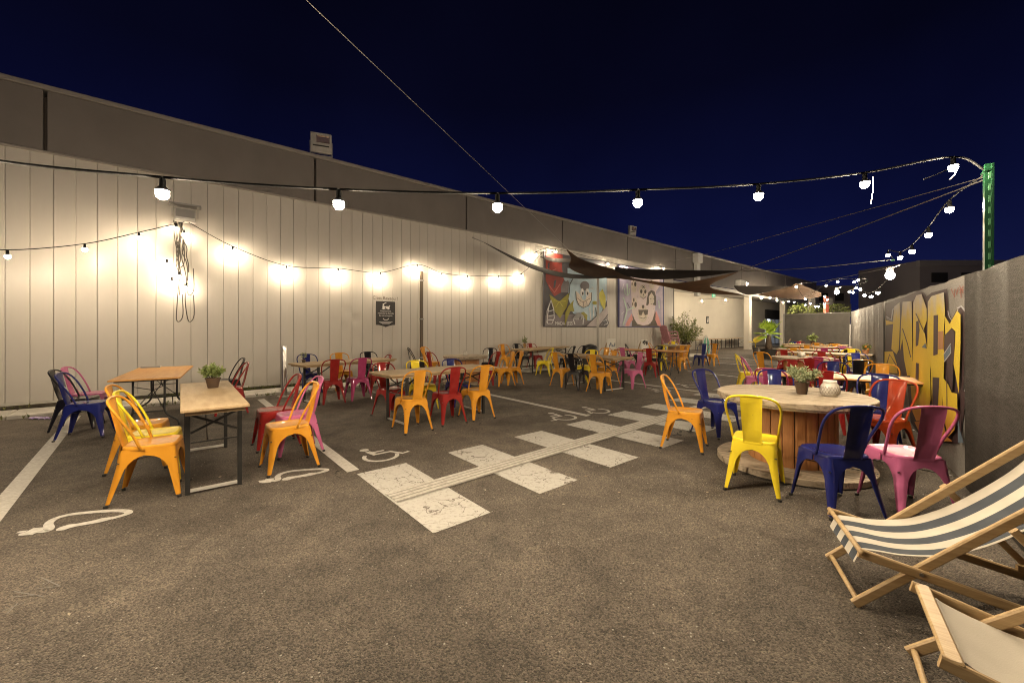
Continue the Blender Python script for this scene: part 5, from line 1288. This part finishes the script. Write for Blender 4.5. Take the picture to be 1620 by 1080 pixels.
# ------------------------------------------------------------------ festoon lights
bulb_me = {}
def bulb_mesh(key, L, r):
    bm = bmesh.new(); bmesh.ops.create_icosphere(bm, subdivisions=2, radius=r)
    for v in bm.verts:
        if v.co.z > 0: v.co.z *= 1.25
    me = bpy.data.meshes.new('bulb'); bm.to_mesh(me); bm.free(); me.shade_smooth()
    me.materials.append(emat('bulb_glow_' + key, LAMP, L)); bulb_me[key] = me
BR = 0.034
bulb_mesh('near', L_NEAR, BR); bulb_mesh('fence', L_FENCE, BR); bulb_mesh('tangle', 330.0, 0.032); bulb_mesh('canopy', 2300.0, 0.038); bulb_mesh('wall', L_WALL, 0.032); bulb_mesh('far', L_FAR, 0.038); bulb_mesh('flood', L_FLOOD, 0.075)
sock_me = MB().lathe([(0.0355, 0.0195), (0.034, 0.028), (0.021, 0.040), (0.0165, 0.047), (0.0165, 0.085), (0.009, 0.096)], 14, caps=False).mesh('socket', M_CABLE, True)
def festoon(label, cable, bulbs, key, cr=0.005, drop=0.11, m=M_CABLE, extra=None):
    t = thing('festoon_string', label, 'string lights', cable[len(cable) // 2], 0, 'festoon lights')
    o = t.location
    MB().tube([p - o for p in catmull(cable, 6)], cr, 5).build('cable', m, t)
    for p in bulbs:
        link('bulb', bulb_me[key], t, p - o); link('socket', sock_me, t, p - o)
    return t
nb_ = []
for (k, y) in ((0, 266), (1, 292), (2, 311), (3, 321.5), (4, 328.5), (5, 324), (6, 307)):
    Y = 3.6 * (1 - .0561 * k); nb_.append(PD([1508, 1368, 1200, 1009, 787, 536, 257][k], y, Y))
ext = [PD(-86, 270, 2.19), Vector((-4.05, 1.98, 2.52)), Vector((-4.95, 1.8, 2.75))]
up = Vector((0, 0, .10))
festoon('long overhead string of bright bulbs crossing the whole front of the yard', [P1 + Vector((0, 0, -.05))] + [b_ + up for b_ in nb_] + [e_ + up for e_ in ext], nb_ + ext, 'near', .0085)
fb = [PD(1502, 332, 4.13), PD(1469, 372, 4.92), PD(1443, 398, 5.82), PD(1424, 408, 6.7), PD(1405, 404, 7.85)]
festoon('string of bulbs sagging along the fence between the first two green posts', [P1 + Vector((0, 0, -.07))] + [b_ + up for b_ in fb] + [P2 + Vector((0, 0, -.03))], fb, 'fence', .007)
fb = [PD(1389, 463, 9.6), PD(1378, 469, 10.6), PD(1367.5, 467, 11.6), PD(1361, 457.5, 12.6), PD(1357.6, 443, 13.2)]
festoon('string of bulbs sagging between the second and third green posts', [P2 + Vector((0, 0, -.35))] + [b_ + up for b_ in fb] + [P3], fb, 'far', .008)
fb = [PD(1354.6, 455.5, 14), PD(1349.6, 462.3, 15), PD(1344, 462, 16), PD(1351.5, 446, 14.2)]
festoon('string of bulbs between the last two green posts', [P3 + Vector((0, 0, -.1))] + [b_ + up for b_ in fb[:3]] + [P4], fb, 'far', .008)
fb = [PD(1325, 446, 15.5), PD(1307, 452, 17), PD(1274, 473, 18.5), PD(1259.5, 454, 17)]
festoon('string of bulbs from the third green post towards the far canopy sail', [P3] + [b_ + up for b_ in fb], fb, 'far', .008)
fb = [PD(1305, 469, 19), PD(1309, 474, 19.5), PD(1304, 481, 20), PD(1295, 485, 21), PD(1290, 484.5, 21.5), PD(1281.7, 480, 22), PD(1273.7, 482.5, 23), PD(1256.4, 478, 23.5)]
festoon('far string of bulbs over the back fence', [b_ + up for b_ in fb], fb, 'far', .008)
fb = [PD(1247.8, 477, 28), PD(1238.8, 478.4, 28), PD(1229, 475.3, 28), PD(1229, 470, 27), PD(1218, 471, 26.5), PD(1204.4, 471.5, 26), PD(1148, 474.5, 25), PD(1110.5, 476, 24)]
festoon('string of bulbs hanging under the far canopy', [b_ + up for b_ in fb], fb, 'canopy', .008)

wn_ = WN - 0.21
wb = []
for (x, y) in ((368, 397), (453, 427), (535, 431), (602, 437), (660, 424), (699, 437), (740, 441), (789, 441), (825, 437)):
    q = W(x, y, wn_); wb.append(un(q.x, q.y, q.z))
jb = un(*(lambda q: (q.x, WN - .25, q.z))(W(295, 350, WN - .25)))
q = W(858, 404, WN - .3); e1 = un(q.x, q.y, q.z + .1)
festoon('string of bulbs looping along the cream wall over the notice', [jb] + [b_ + up for b_ in wb] + [e1], wb, 'wall', .007)
lb = []
for (x, y, n_) in ((220, 376, 10.15), (134, 395, 9.8), (12, 406, 9.4)):
    q = W(x, y, n_); lb.append(un(q.x, q.y, q.z))
q = W(-110, 398, 9.0); lb.append(un(q.x, q.y, q.z))
festoon('string of bulbs leaving the wall floodlight towards the left edge', [jb] + [b_ + up for b_ in lb], lb, 'wall', .007)
mb_ = []
for (x, y) in ((848, 403), (879, 398), (961.5, 418), (991.4, 424), (1049.6, 425)):
    q = W(x, y, WN - .30); mb_.append(un(q.x, q.y, q.z))
festoon('string of bulbs along the top of the two murals', [e1] + [b_ + up for b_ in mb_], mb_, 'wall', .007)
# tangle of cable and bulbs under the wall floodlight
tg = []
for (x, y) in ((278, 361), (291, 371), (264, 418), (283, 437), (272, 446), (295, 455)):
    q = W(x, y, WN - .14); tg.append(un(q.x, q.y, q.z))
t = thing('cable_bundle', 'tangled bundle of hanging cables and lit bulbs below the wall floodlight', 'cables', jb)
r = random.Random(9); b = MB()
zb_ = W(290, 506).z
for k in range(9):
    x0 = r.uniform(-.1, .1); pts = []
    dep = [0, .35, .8, 1.2, 1.55, 1.95][-1] if k in (0, 1) else r.uniform(.7, 1.5)
    for i in range(7):
        f = i / 6; pts.append(U * (x0 * (1 - f) - .1 + .22 * f * (.6 if k % 2 else -.1) + r.gauss(0, .02)) + N * (.14 + r.gauss(0, .02)) + Vector((0, 0, -dep * f)))
    if k < 4:
        lo_ = pts[-1]; pts += [lo_ + U * .05 + Vector((0, 0, -.04)), lo_ + U * .1 + Vector((0, 0, .1)), lo_ + U * .09 + Vector((0, 0, .5))]
    b.tube(catmull(pts, 4), .0085, 5)
b.build('cable', pmat('dark_flex', (.06, .05, .04), rough=.5), t)
for p in tg: link('bulb', bulb_me['tangle'], t, p - jb); link('socket', sock_me, t, p - jb)

# flood lamps on the posts
def postlamp(p, label):
    t = thing('post_lamp', label, 'lamp', p)
    link('lamp_bulb', bulb_me['flood'], t)
    MB().lathe([(.035, .07), (.06, .09), (.06, .15), (.02, .17)], 10).build('holder', M_GREY, t)
    MB().beam((0, 0, .14), (.14, -.06, .2), .02, .02).build('arm', M_GREY, t)
postlamp(PD(1408, 436, 8.05), 'very bright lamp fixed to the second green post')
postlamp(PD(1323.7, 462.3, 15.5), 'bright lamp among far string lights near the third post')

p = PD(934, 520, 14.6) - Vector((0, 0, H))
t = thing('waste_bin', 'dark domed waste bin standing left of the grey sail pole', 'bin', p, R(40))
MB().lathe([(.24, 0), (.27, .62), (.28, .64)], 18).build('body', M_TUB, t, auto=30)
MB().lathe([(.29, .64), (.28, .72), (.20, .82), (.06, .87), (.001, .875)], 18, caps=False).build('lid', M_BLACK, t, smooth=True)
# guy wires
def wire(a, b, label, sag=0.0, r_=0.004):
    m = (a + b) / 2 - Vector((0, 0, sag)); o = MB().tube([p - a for p in catmull([a, m, b], 6)], r_, 4).build('guy_wire', M_WIRE)
    o.location = a; tag(o, label, 'wire'); return o
W2 = un(*(lambda q: (q.x, WN - .08, q.z))(W(896, 394)))
SC2 = PD(1168, 429, 11.0)
wire(W2, PD(484, 0, 2.6) + (PD(484, 0, 2.6) - W2) * .15, 'thin steel wire rising from the mural wall across the night sky', .0, .004)
wire(SC2, P1 + Vector((0, 0, -.12)), 'steel wire from the brown sail corner to the tall green post', .02, .006)
wire(PD(1030, 419, 20), P1 + Vector((0, 0, -.1)), 'thin upper steel wire from the roof edge to the tall green post', .1, .004)
wire(SC2, P2 + Vector((0, 0, -.05)), 'steel wire from the brown sail corner to the second green post', .05, .008)
wire(PD(1262, 449, 17.3), P2 + Vector((0, 0, -.2)), 'steel wire from the far sail to the second green post', .05, .007)
for (x0, y0_, x1, y1_, Y, lb_) in ((1381, 280, 1378, 323, 3.45, 'white cord end hanging from the overhead string near the post'), (1514, 270, 1502, 284, 3.6, 'white tape end hanging beside the bulb at the tall green post'), (1461, 284, 1500, 268, 3.55, 'white tensioner tying a wire to the tall green post')):
    a, b_ = PD(x0, y0_, Y), PD(x1, y1_, Y); o = MB().tube([Vector(), (b_ - a) / 2 + Vector((.008, 0, 0)), b_ - a], .0042, 5).build('cord_end', M_TIEW); o.location = a; tag(o, lb_, 'cord')

# sails
W1 = un(*(lambda q: (q.x, WN - .03, q.z))(W(746, 376)))
def sail(label, up_, lo_, m, endc=0.0):
    """fabric stretched between an upper and a lower edge, both given as surveyed points with their distance"""
    A = catmull([PD(*p) for p in up_], 6); B = catmull([PD(*p) for p in lo_], 6)
    def res(P, n):
        d = [0.0]
        for i in range(1, len(P)): d.append(d[-1] + (P[i] - P[i - 1]).length)
        out = []; j = 0
        for k in range(n):
            x = d[-1] * k / (n - 1)
            while j < len(d) - 2 and d[j + 1] < x: j += 1
            f = (x - d[j]) / max(d[j + 1] - d[j], 1e-9); out.append(P[j].lerp(P[j + 1], min(max(f, 0), 1)))
        return out
    n, k_ = 36, 8
    A = res(A, n); B = res(B, n); o = A[0].copy(); mb = MB()
    for i in range(n):
        for k in range(k_ + 1):
            f = k / k_; p = A[i].lerp(B[i], f)
            if endc and i > n - 9:
                q = A[n - 9].lerp(B[n - 9], f); p = p.lerp(q, endc * math.sin(math.pi * f) * ((i - n + 9) / 8) ** 1.0)
            mb.v.append(tuple(p - o))
    nn = n * (k_ + 1); mb.v += [(x, y, z + .006) for x, y, z in mb.v]
    for i in range(n - 1):
        for k in range(k_):
            a = i * (k_ + 1) + k; q = (a, a + 1, a + k_ + 2, a + k_ + 1); mb.f.append(q); mb.f.append(tuple(x + nn for x in q[::-1]))
    ob = mb.build('shade_sail', m, smooth=True); ob.location = o
    tag(ob, label, 'shade sail', 'shade sails'); return ob
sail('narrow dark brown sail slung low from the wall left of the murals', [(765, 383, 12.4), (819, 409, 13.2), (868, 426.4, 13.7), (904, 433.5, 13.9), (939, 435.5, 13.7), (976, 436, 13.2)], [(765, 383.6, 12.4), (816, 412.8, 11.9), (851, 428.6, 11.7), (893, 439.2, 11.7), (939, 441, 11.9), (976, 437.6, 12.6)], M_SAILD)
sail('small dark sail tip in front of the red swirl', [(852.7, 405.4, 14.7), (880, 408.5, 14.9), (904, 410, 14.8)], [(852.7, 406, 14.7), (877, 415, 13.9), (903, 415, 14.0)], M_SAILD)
sail('large brown sail spread in front of the skull mural', [(896, 394, 15.2), (917.7, 409, 14.9), (945.8, 419, 14.5), (974, 427, 14.0), (1003, 440.5, 13.4), (1040, 446, 12.9), (1075, 447.5, 12.4), (1120, 441, 11.6), (1168, 430, 11.0)],
     [(896.5, 396, 15.1), (903.5, 409, 14.4), (901, 424, 13.4), (935, 437.5, 12.6), (990, 442, 12.6), (1026, 448, 12.9), (1072, 457.5, 13.4), (1114, 464, 13.8), (1182, 467.5, 14.2)], M_SAIL, .7)
sail('dark shadowed upper band of the brown sail above the skull mural', [(973, 422.5, 14.5), (1009, 425.6, 14.0), (1086, 427.5, 12.8), (1167, 428.6, 11.1)], [(973, 428, 13.8), (995, 437.5, 13.2), (1044, 442.0, 12.5), (1114, 437, 11.7), (1167, 429.6, 11.05)], M_SAILD)  # brown sail's upper side in shadow, the shade put into darker cloth
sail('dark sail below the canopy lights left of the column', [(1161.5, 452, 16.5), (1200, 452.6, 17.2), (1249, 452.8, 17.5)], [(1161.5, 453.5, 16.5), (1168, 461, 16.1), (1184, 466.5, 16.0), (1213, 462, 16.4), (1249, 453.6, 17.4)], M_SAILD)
sail('tan sail in the distance before the far canopy', [(1200, 465.5, 19), (1248, 454, 18), (1262, 449, 17.3), (1299, 463, 19)], [(1200, 467, 19.2), (1245, 472.5, 21), (1275, 473, 21.5), (1299, 469, 20)], M_SAIL)
wire(W1, PD(765, 383, 12.4), 'short steel tie holding the narrow sail to the wall', 0, .012)
t = thing('sail_pole', 'slim grey pole standing in front of the blue face mural', 'pole', PD(946, 520, 15.4) - Vector((0, 0, H)))
MB().tube([(0, 0, 0), (0, 0, 3.45)], .05, 12).build('pole', M_LGREY, t, smooth=True)
MB().lathe([(.11, 0), (.11, .015)], 14).build('base_plate', M_GREY, t)

# lights under the canopy (lit box beside the column)
q = PD(1172, 448, 20.5)
t = thing('light_bar', 'white box lamp with lit tubes seen between the sails', 'lamp', q, R(40))
MB().cbox((0, 0, 0), (0.75, .25, .3), .02).build('housing', M_WPLAST, t)
for k, (x, z) in enumerate(((.5, .02), (.62, .06), (.72, -.02), (.82, 0.03))): MB().lathe([(.02, -.05), (.055, 0), (.02, .05)], 8, (x, 0, z)).build('lamp_bulb', bulb_me['far'].materials[0] if False else emat('canopy_lamp', (1, .92, .8), 40), t, smooth=True)

# ------------------------------------------------------------------ plants and clutter at the back
def bush(loc, label, r=.8, h=2.0, nl=2600, seed=3):
    rg = random.Random(seed); t = thing('leafy_bush', label, 'bush', loc)
    MB().lathe([(.20, 0), (.26, .34), (.28, .36), (.24, .36), (.23, .3), (.01, .3)], 16).build('pot', M_TUB, t)
    st = MB(); mb = MB()
    for k in range(46):
        a = rg.uniform(0, 6.28); sp = r * math.sqrt(rg.random()); tip = Vector((sp * math.cos(a), sp * math.sin(a), .36 + h * rg.uniform(.45, 1.0) * (1.08 - .4 * sp / r)))
        b0 = Vector((.1 * math.cos(a), .1 * math.sin(a), .3)); mid = b0.lerp(tip, .5) + Vector((0, 0, .15)); pth = catmull([b0, mid, tip], 5); st.tube(pth, [.012 - .0009 * i for i in range(len(pth))], 4)
        for _ in range(nl // 46):
            p = pth[rg.randint(4, len(pth) - 1)] + rvec(rg) * rg.uniform(0, .12); d = (rvec(rg) + Vector((math.cos(a) * .5, math.sin(a) * .5, .3))).normalized()
            leaf(mb, p, d, rvec(rg), rg.uniform(.09, .17), .032)
    st.build('stems', M_BARK, t); mb.build('foliage', M_BUSH, t)
bush(PD(1083, 520, 20.3) - Vector((0, 0, H)), 'tall leafy bush with narrow leaves in the corner right of the skull mural', .85, 2.1)

def fan(mb, c, d, L, n=13, spread=150, wd=.06, rg=random):
    d = d.normalized(); sd = d.cross(Vector((0, 0, 1))); sd = sd.normalized() if sd.length > .01 else Vector((1, 0, 0)); nrm = sd.cross(d)
    for k in range(n):
        a = R(-spread / 2 + spread * k / (n - 1)); v = d * math.cos(a) + sd * math.sin(a); l = L * (1 - .25 * abs(a) / R(spread / 2)) * rg.uniform(.92, 1.05)
        q = v.cross(nrm).normalized() * wd; mid = c + v * l * .55 + nrm * .02; tip = c + v * l - Vector((0, 0, .05 * l))
        mb.add([c, mid + q, tip, mid - q, mid + nrm * .025], [(0, 4, 1), (1, 4, 2), (2, 4, 3), (3, 4, 0)])
rg = random.Random(12)
pl = PD(1216, 520, 19.2) - Vector((0, 0, H))
t = thing('fan_palm', 'bright green fan palm in a dark tub beside the column', 'palm', pl)
MB().lathe([(.26, 0), (.36, .45), (.38, .47), (.33, .47), (.3, .42), (.01, .42)], 18).build('tub', M_TUB, t, auto=35)
MB().lathe([(.13, .4), (.15, .6), (.11, .9), (.08, 1.15)], 10).build('trunk', M_BARK, t, smooth=True)
for (dx, dz, L, off) in ((-1.0, .15, .62, .18), (-.35, 1.0, .70, .25), (.55, .85, .72, .25), (1.0, .15, .62, .2), (.9, -.35, .5, .15), (-.8, -.3, .5, .15), (.1, .9, .5, .1), (.3, .1, .6, .2)):
    d = Vector((dx, rg.uniform(-.5, .5), dz)).normalized(); b0 = Vector((0, 0, 1.12)); c = b0 + d * off; mb = MB(); fan(mb, c, d, L, 15, 120, .05, rg); mb.tube([b0, c], .012, 4); mb.build('leaf', M_PALM, t)
pl2 = PD(1248, 520, 17.6) - Vector((0, 0, H))
t = thing('small_palm', 'small young palm with round green leaves before the dark back fence', 'palm', pl2)
MB().lathe([(.12, 0), (.16, .45), (.13, .45)], 12).build('pot', M_TUB, t)
for (dx, dz) in ((-.6, .5), (.3, .6), (.8, .1), (-.2, .2)):
    d = Vector((dx, rg.uniform(-.4, .4), dz)).normalized(); mb = MB(); fan(mb, Vector((0, 0, .5)) + d * .08, d, .34, 9, 140, .05, rg); mb.tube([(0, 0, .4), Vector((0, 0, .5)) + d * .08], .01, 4); mb.build('leaf', M_PALM, t)
pl3 = PD(1195, 520, 22.5) - Vector((0, 0, H))
t = thing('yellow_plant', 'yellowing leafy plant on a stand behind the column', 'plant', pl3)
MB().lathe([(.1, 0), (.13, .4), (.11, .4)], 10).build('pot', M_TUB, t)
mb = MB(); fan(mb, Vector((0, 0, .6)), Vector((.5, .2, .7)), .7, 9, 80, .06, rg); fan(mb, Vector((0, 0, .6)), Vector((-.6, .1, .2)), .5, 7, 80, .05, rg); mb.tube([(0, 0, .35), (0, 0, .62)], .02, 5); mb.build('foliage', M_YLEAF, t)
lg = PD(1235, 520, 18.8) - Vector((0, 0, H))
t = thing('driftwood_pile', 'pile of pale driftwood branches leaning beside the palm tub', 'driftwood', lg)
for k in range(11):
    x = rg.uniform(-.35, .1); MB().tube(catmull([(x, rg.uniform(-.2, .2), .03), (x + rg.uniform(.2, .5), rg.uniform(-.1, .1), rg.uniform(.25, .5)), (x + rg.uniform(.6, .9), rg.uniform(-.2, .2), rg.uniform(.4, 1.05))], 3), [.05, .05, .045, .045, .04, .035, .03], 6).build('branch', pmat('driftwood', (.30, .20, .12), rough=.9, c2=(.2, .13, .08), vs_=8), t)
# greenery above the back fence
for k, (x, y, Y, lb_) in enumerate(((1268, 492, 24.0, 'leafy shrub peeping over the left of the back fence'), (1300, 492, 24.5, 'leafy shrub peeping over the middle of the back fence'), (1322, 492, 23.5, 'low shrub peeping over the right of the back fence'))):
    p = PD(x, y, Y); t = thing('shrub', lb_, 'shrub', (p.x, p.y, 0)); mb = MB()
    for _ in range(500):
        d = rvec(rg); leaf(mb, Vector((d.x * .7, d.y * .5, p.z - .15 + d.z * .55)) * 1.0, rvec(rg), rvec(rg), .16, .05)
    mb.build('foliage', M_BUSH, t); MB().tube([(0, 0, 0), (0, 0, p.z - .3)], .04, 6).build('stem', M_BARK, t)
for k, (x, Y, h_, m, lb_) in enumerate(((1284, 30, 4.0, M_LGREY, 'pale concrete pillar beyond the back fence'), (1311, 26, 3.4, M_LGREY, 'grey pillar right of the shrubs beyond the back fence'))):
    p = PD(x, 520, Y); t = thing('pillar', lb_, 'pillar', (p.x, p.y, 0)); MB().box((0, 0, h_ / 2), (.32, .32, h_)).build('shaft', m, t)
p = PD(1307, 520, 21.2); t = thing('red_post', 'red painted post under string lights beyond the back fence', 'post', (p.x, p.y, 0))
MB().box((0, 0, 1.55), (.16, .16, 3.1)).build('shaft', pmat('red_post_paint', (.35, .08, .05), rough=.6), t); MB().box((0, 0, 2.75), (.2, .2, .08)).build('collar', M_GREY, t)

# low benches along the recessed wall
def bench(c, ang, L, label):
    t = thing('folding_bench', label, 'bench', (c.x, c.y, 0), ang, 'benches along the recessed wall')
    MB().cbox((0, 0, .70), (L, .5, .03), .006).build('bench_top', M_PLY, t)
    for x in (-L / 2 + .25, L / 2 - .25):
        for y in (-.2, .2): MB().box((x, y, .342), (.04, .04, .684)).build('leg', M_BLACK, t)
        MB().beam((x, -.2, .5), (x, .2, .3), .02, .02).build('brace', M_BLACK, t)
for k in range(6):
    bench(un(21.3 + 2.35 * k, WN + RN - .45), R(40), 2.25, ['first', 'second', 'third', 'fourth', 'fifth', 'sixth'][k] + ' narrow table from the bush in the row along the recessed wall')

# leaning boards, stacked pink armchairs, surfboard
def board(px, py, Y, w_, h_, label, seed, dark=False):
    p = PD(px, py, Y); t = thing('display_board', label, 'board', (p.x, p.y, 0), R(38)); zz = p.z - h_ / 2
    MB().cbox((0, 0, zz + h_ / 2), (w_, .03, h_), .004).build('panel', M_PAPER, t)
    b = MB(); r = random.Random(seed)
    for k in range(9):
        x = -w_ * .3 + w_ * .6 * k / 8; z = zz + h_ * .68 + r.uniform(-.05, .05); b.tube(catmull([(x, -.018, z), (x + r.uniform(-.04, .06), -.018, z + r.uniform(.03, .09)), (x + r.uniform(0, .08), -.018, z - r.uniform(0, .09))], 3), .008 if not dark else .02, 3)
    b.build('scribble', M_BLUEINK if not dark else M_SIGN, t)
    for x in (-w_ * .45, w_ * .45): MB().beam((x, .03, zz + h_ * .8), (x, .35, 0), .03, .03).build('easel_leg', M_DECKWOOD, t); MB().beam((x, .0, zz + .02), (x, .0, 0), .03, .02).build('easel_leg', M_DECKWOOD, t)
board(967, 552, 15.2, .50, .78, 'white board with blue scribble leaning below the murals', 1)
board(1019, 545, 17.0, .45, .42, 'white poster board with black pictures beside the skull mural', 2, True)
def armchair(loc, rz, k):
    t = thing('plastic_armchair', ['pink plastic armchair at the bottom of the stack by the bush', 'pink plastic armchair in the middle of the stack by the bush', 'pink plastic armchair on top of the stack by the bush'][k], 'chair', loc, rz, 'stacked pink armchairs')
    m = pmat('pink_plastic', (.46, .22, .25), rough=.4)
    MB().cbox((0, 0, .40), (.48, .46, .03), .012).build('seat', m, t)
    b = MB()
    for i in range(5): b.beam((-.2 + .1 * i, .22, .40), (-.2 + .1 * i, .42, .95 - .02 * abs(i - 2)), .085, .02, (0, -1, .3))
    b.build('backrest', m, t)
    for x in (-.27, .27): 
        MB().tube(catmull([(x, -.22, .0), (x, -.22, .45), (x, -.2, .62), (x, .0, .64), (x, .26, .62)], 4), .024, 8).build('armrest', m, t, smooth=True)
        MB().tube([(x, .26, 0), (x, .24, .42)], .024, 8).build('leg', m, t, smooth=True)
for k in range(3): p = PD(1062, 520, 19.4) - Vector((0, 0, H)); armchair(p + Vector((-.02 * k, .03 * k, .35 + .15 * k)), R(110), k)
p = PD(1062, 520, 19.4) - Vector((0, 0, H)); t = thing('low_crate', 'low wooden crate under the stacked pink armchairs', 'crate', p, R(110))
for z in (.05, .17, .29): MB().box((0, -.3, z), (.7, .02, .09)).build('slat', M_DECKWOOD, t); MB().box((0, .3, z), (.7, .02, .09)).build('slat', M_DECKWOOD, t)
for x in (-.33, .33): MB().box((x, 0, .17), (.03, .58, .33)).build('side_panel', M_DECKWOOD, t)
MB().box((0, 0, .342), (.7, .62, .016)).build('lid', M_DECKWOOD, t)
p = PD(1117, 520, 17.5) - Vector((0, 0, H)); t = thing('surfboard', 'green and white pointed surfboard standing upright behind the lone navy chair', 'surfboard', p, R(15))
def ogive(s, y): return [(-.17 * s, y, .15), (-.21 * s, y, .5), (-.2 * s, y, .75), (-.13 * s, y, .98), (-.05 * s, y, 1.11), (0, y, 1.15), (.05 * s, y, 1.11), (.13 * s, y, .98), (.2 * s, y, .75), (.21 * s, y, .5), (.17 * s, y, .15)]
a_, b_ = ogive(1, -.02), ogive(1, .02); n = len(a_)
MB().add(a_ + b_, [tuple(range(n)), tuple(reversed(range(n, 2 * n)))] + [(i, n + i, n + (i + 1) % n, (i + 1) % n) for i in range(n)]).build('board', pmat('board_white', (.5, .5, .46), rough=.4), t)
for sgn in (-1, 1): MB().poly([(sgn * .03, -.022, .3), (sgn * .16, -.022, .4), (sgn * .17, -.022, .72), (sgn * .1, -.022, .96), (sgn * .03, -.022, 1.06)]).build('stripe', pmat('board_green', (.08, .26, .18), rough=.4), t)
MB().tube([(0, .03, .7), (0, .35, 0)], .015, 5).build('stand', M_DECKWOOD, t); MB().box((0, .0, .08), (.3, .1, .15)).build('base', M_DECKWOOD, t)

# dark buildings beyond the fence
def block(px0, px1, pyt, Y, label, dep=6):
    a, b_ = PD(px0, pyt, Y), PD(px1, pyt, Y); t = thing('background_building', label, 'building', ((a.x + b_.x) / 2, Y, 0)); w_ = b_.x - a.x; h_ = a.z
    MB().box((0, dep / 2, h_ / 2), (w_, dep, h_)).build('wall', M_FARB, t)
    MB().box((0, -.06, h_ - .25), (w_ + .4, .3, .5)).build('roof_edge', M_FARB2, t)
    MB().box((0, -.06, h_ * .62), (w_, .14, .7)).build('band', M_FARB2, t)
    for k in range(4): MB().box((-w_ * .35 + w_ * .23 * k, -.03, h_ * .8), (w_ * .12, .08, .8)).build('window', M_DARK, t)
block(1455, 1660, 412, 34, 'dark flat roofed building beyond the graffiti fence')
block(1236, 1345, 452, 42, 'low dark building beyond the back fence', 5)

print('chairs', CHAIRS, 'objects', len(bpy.data.objects))
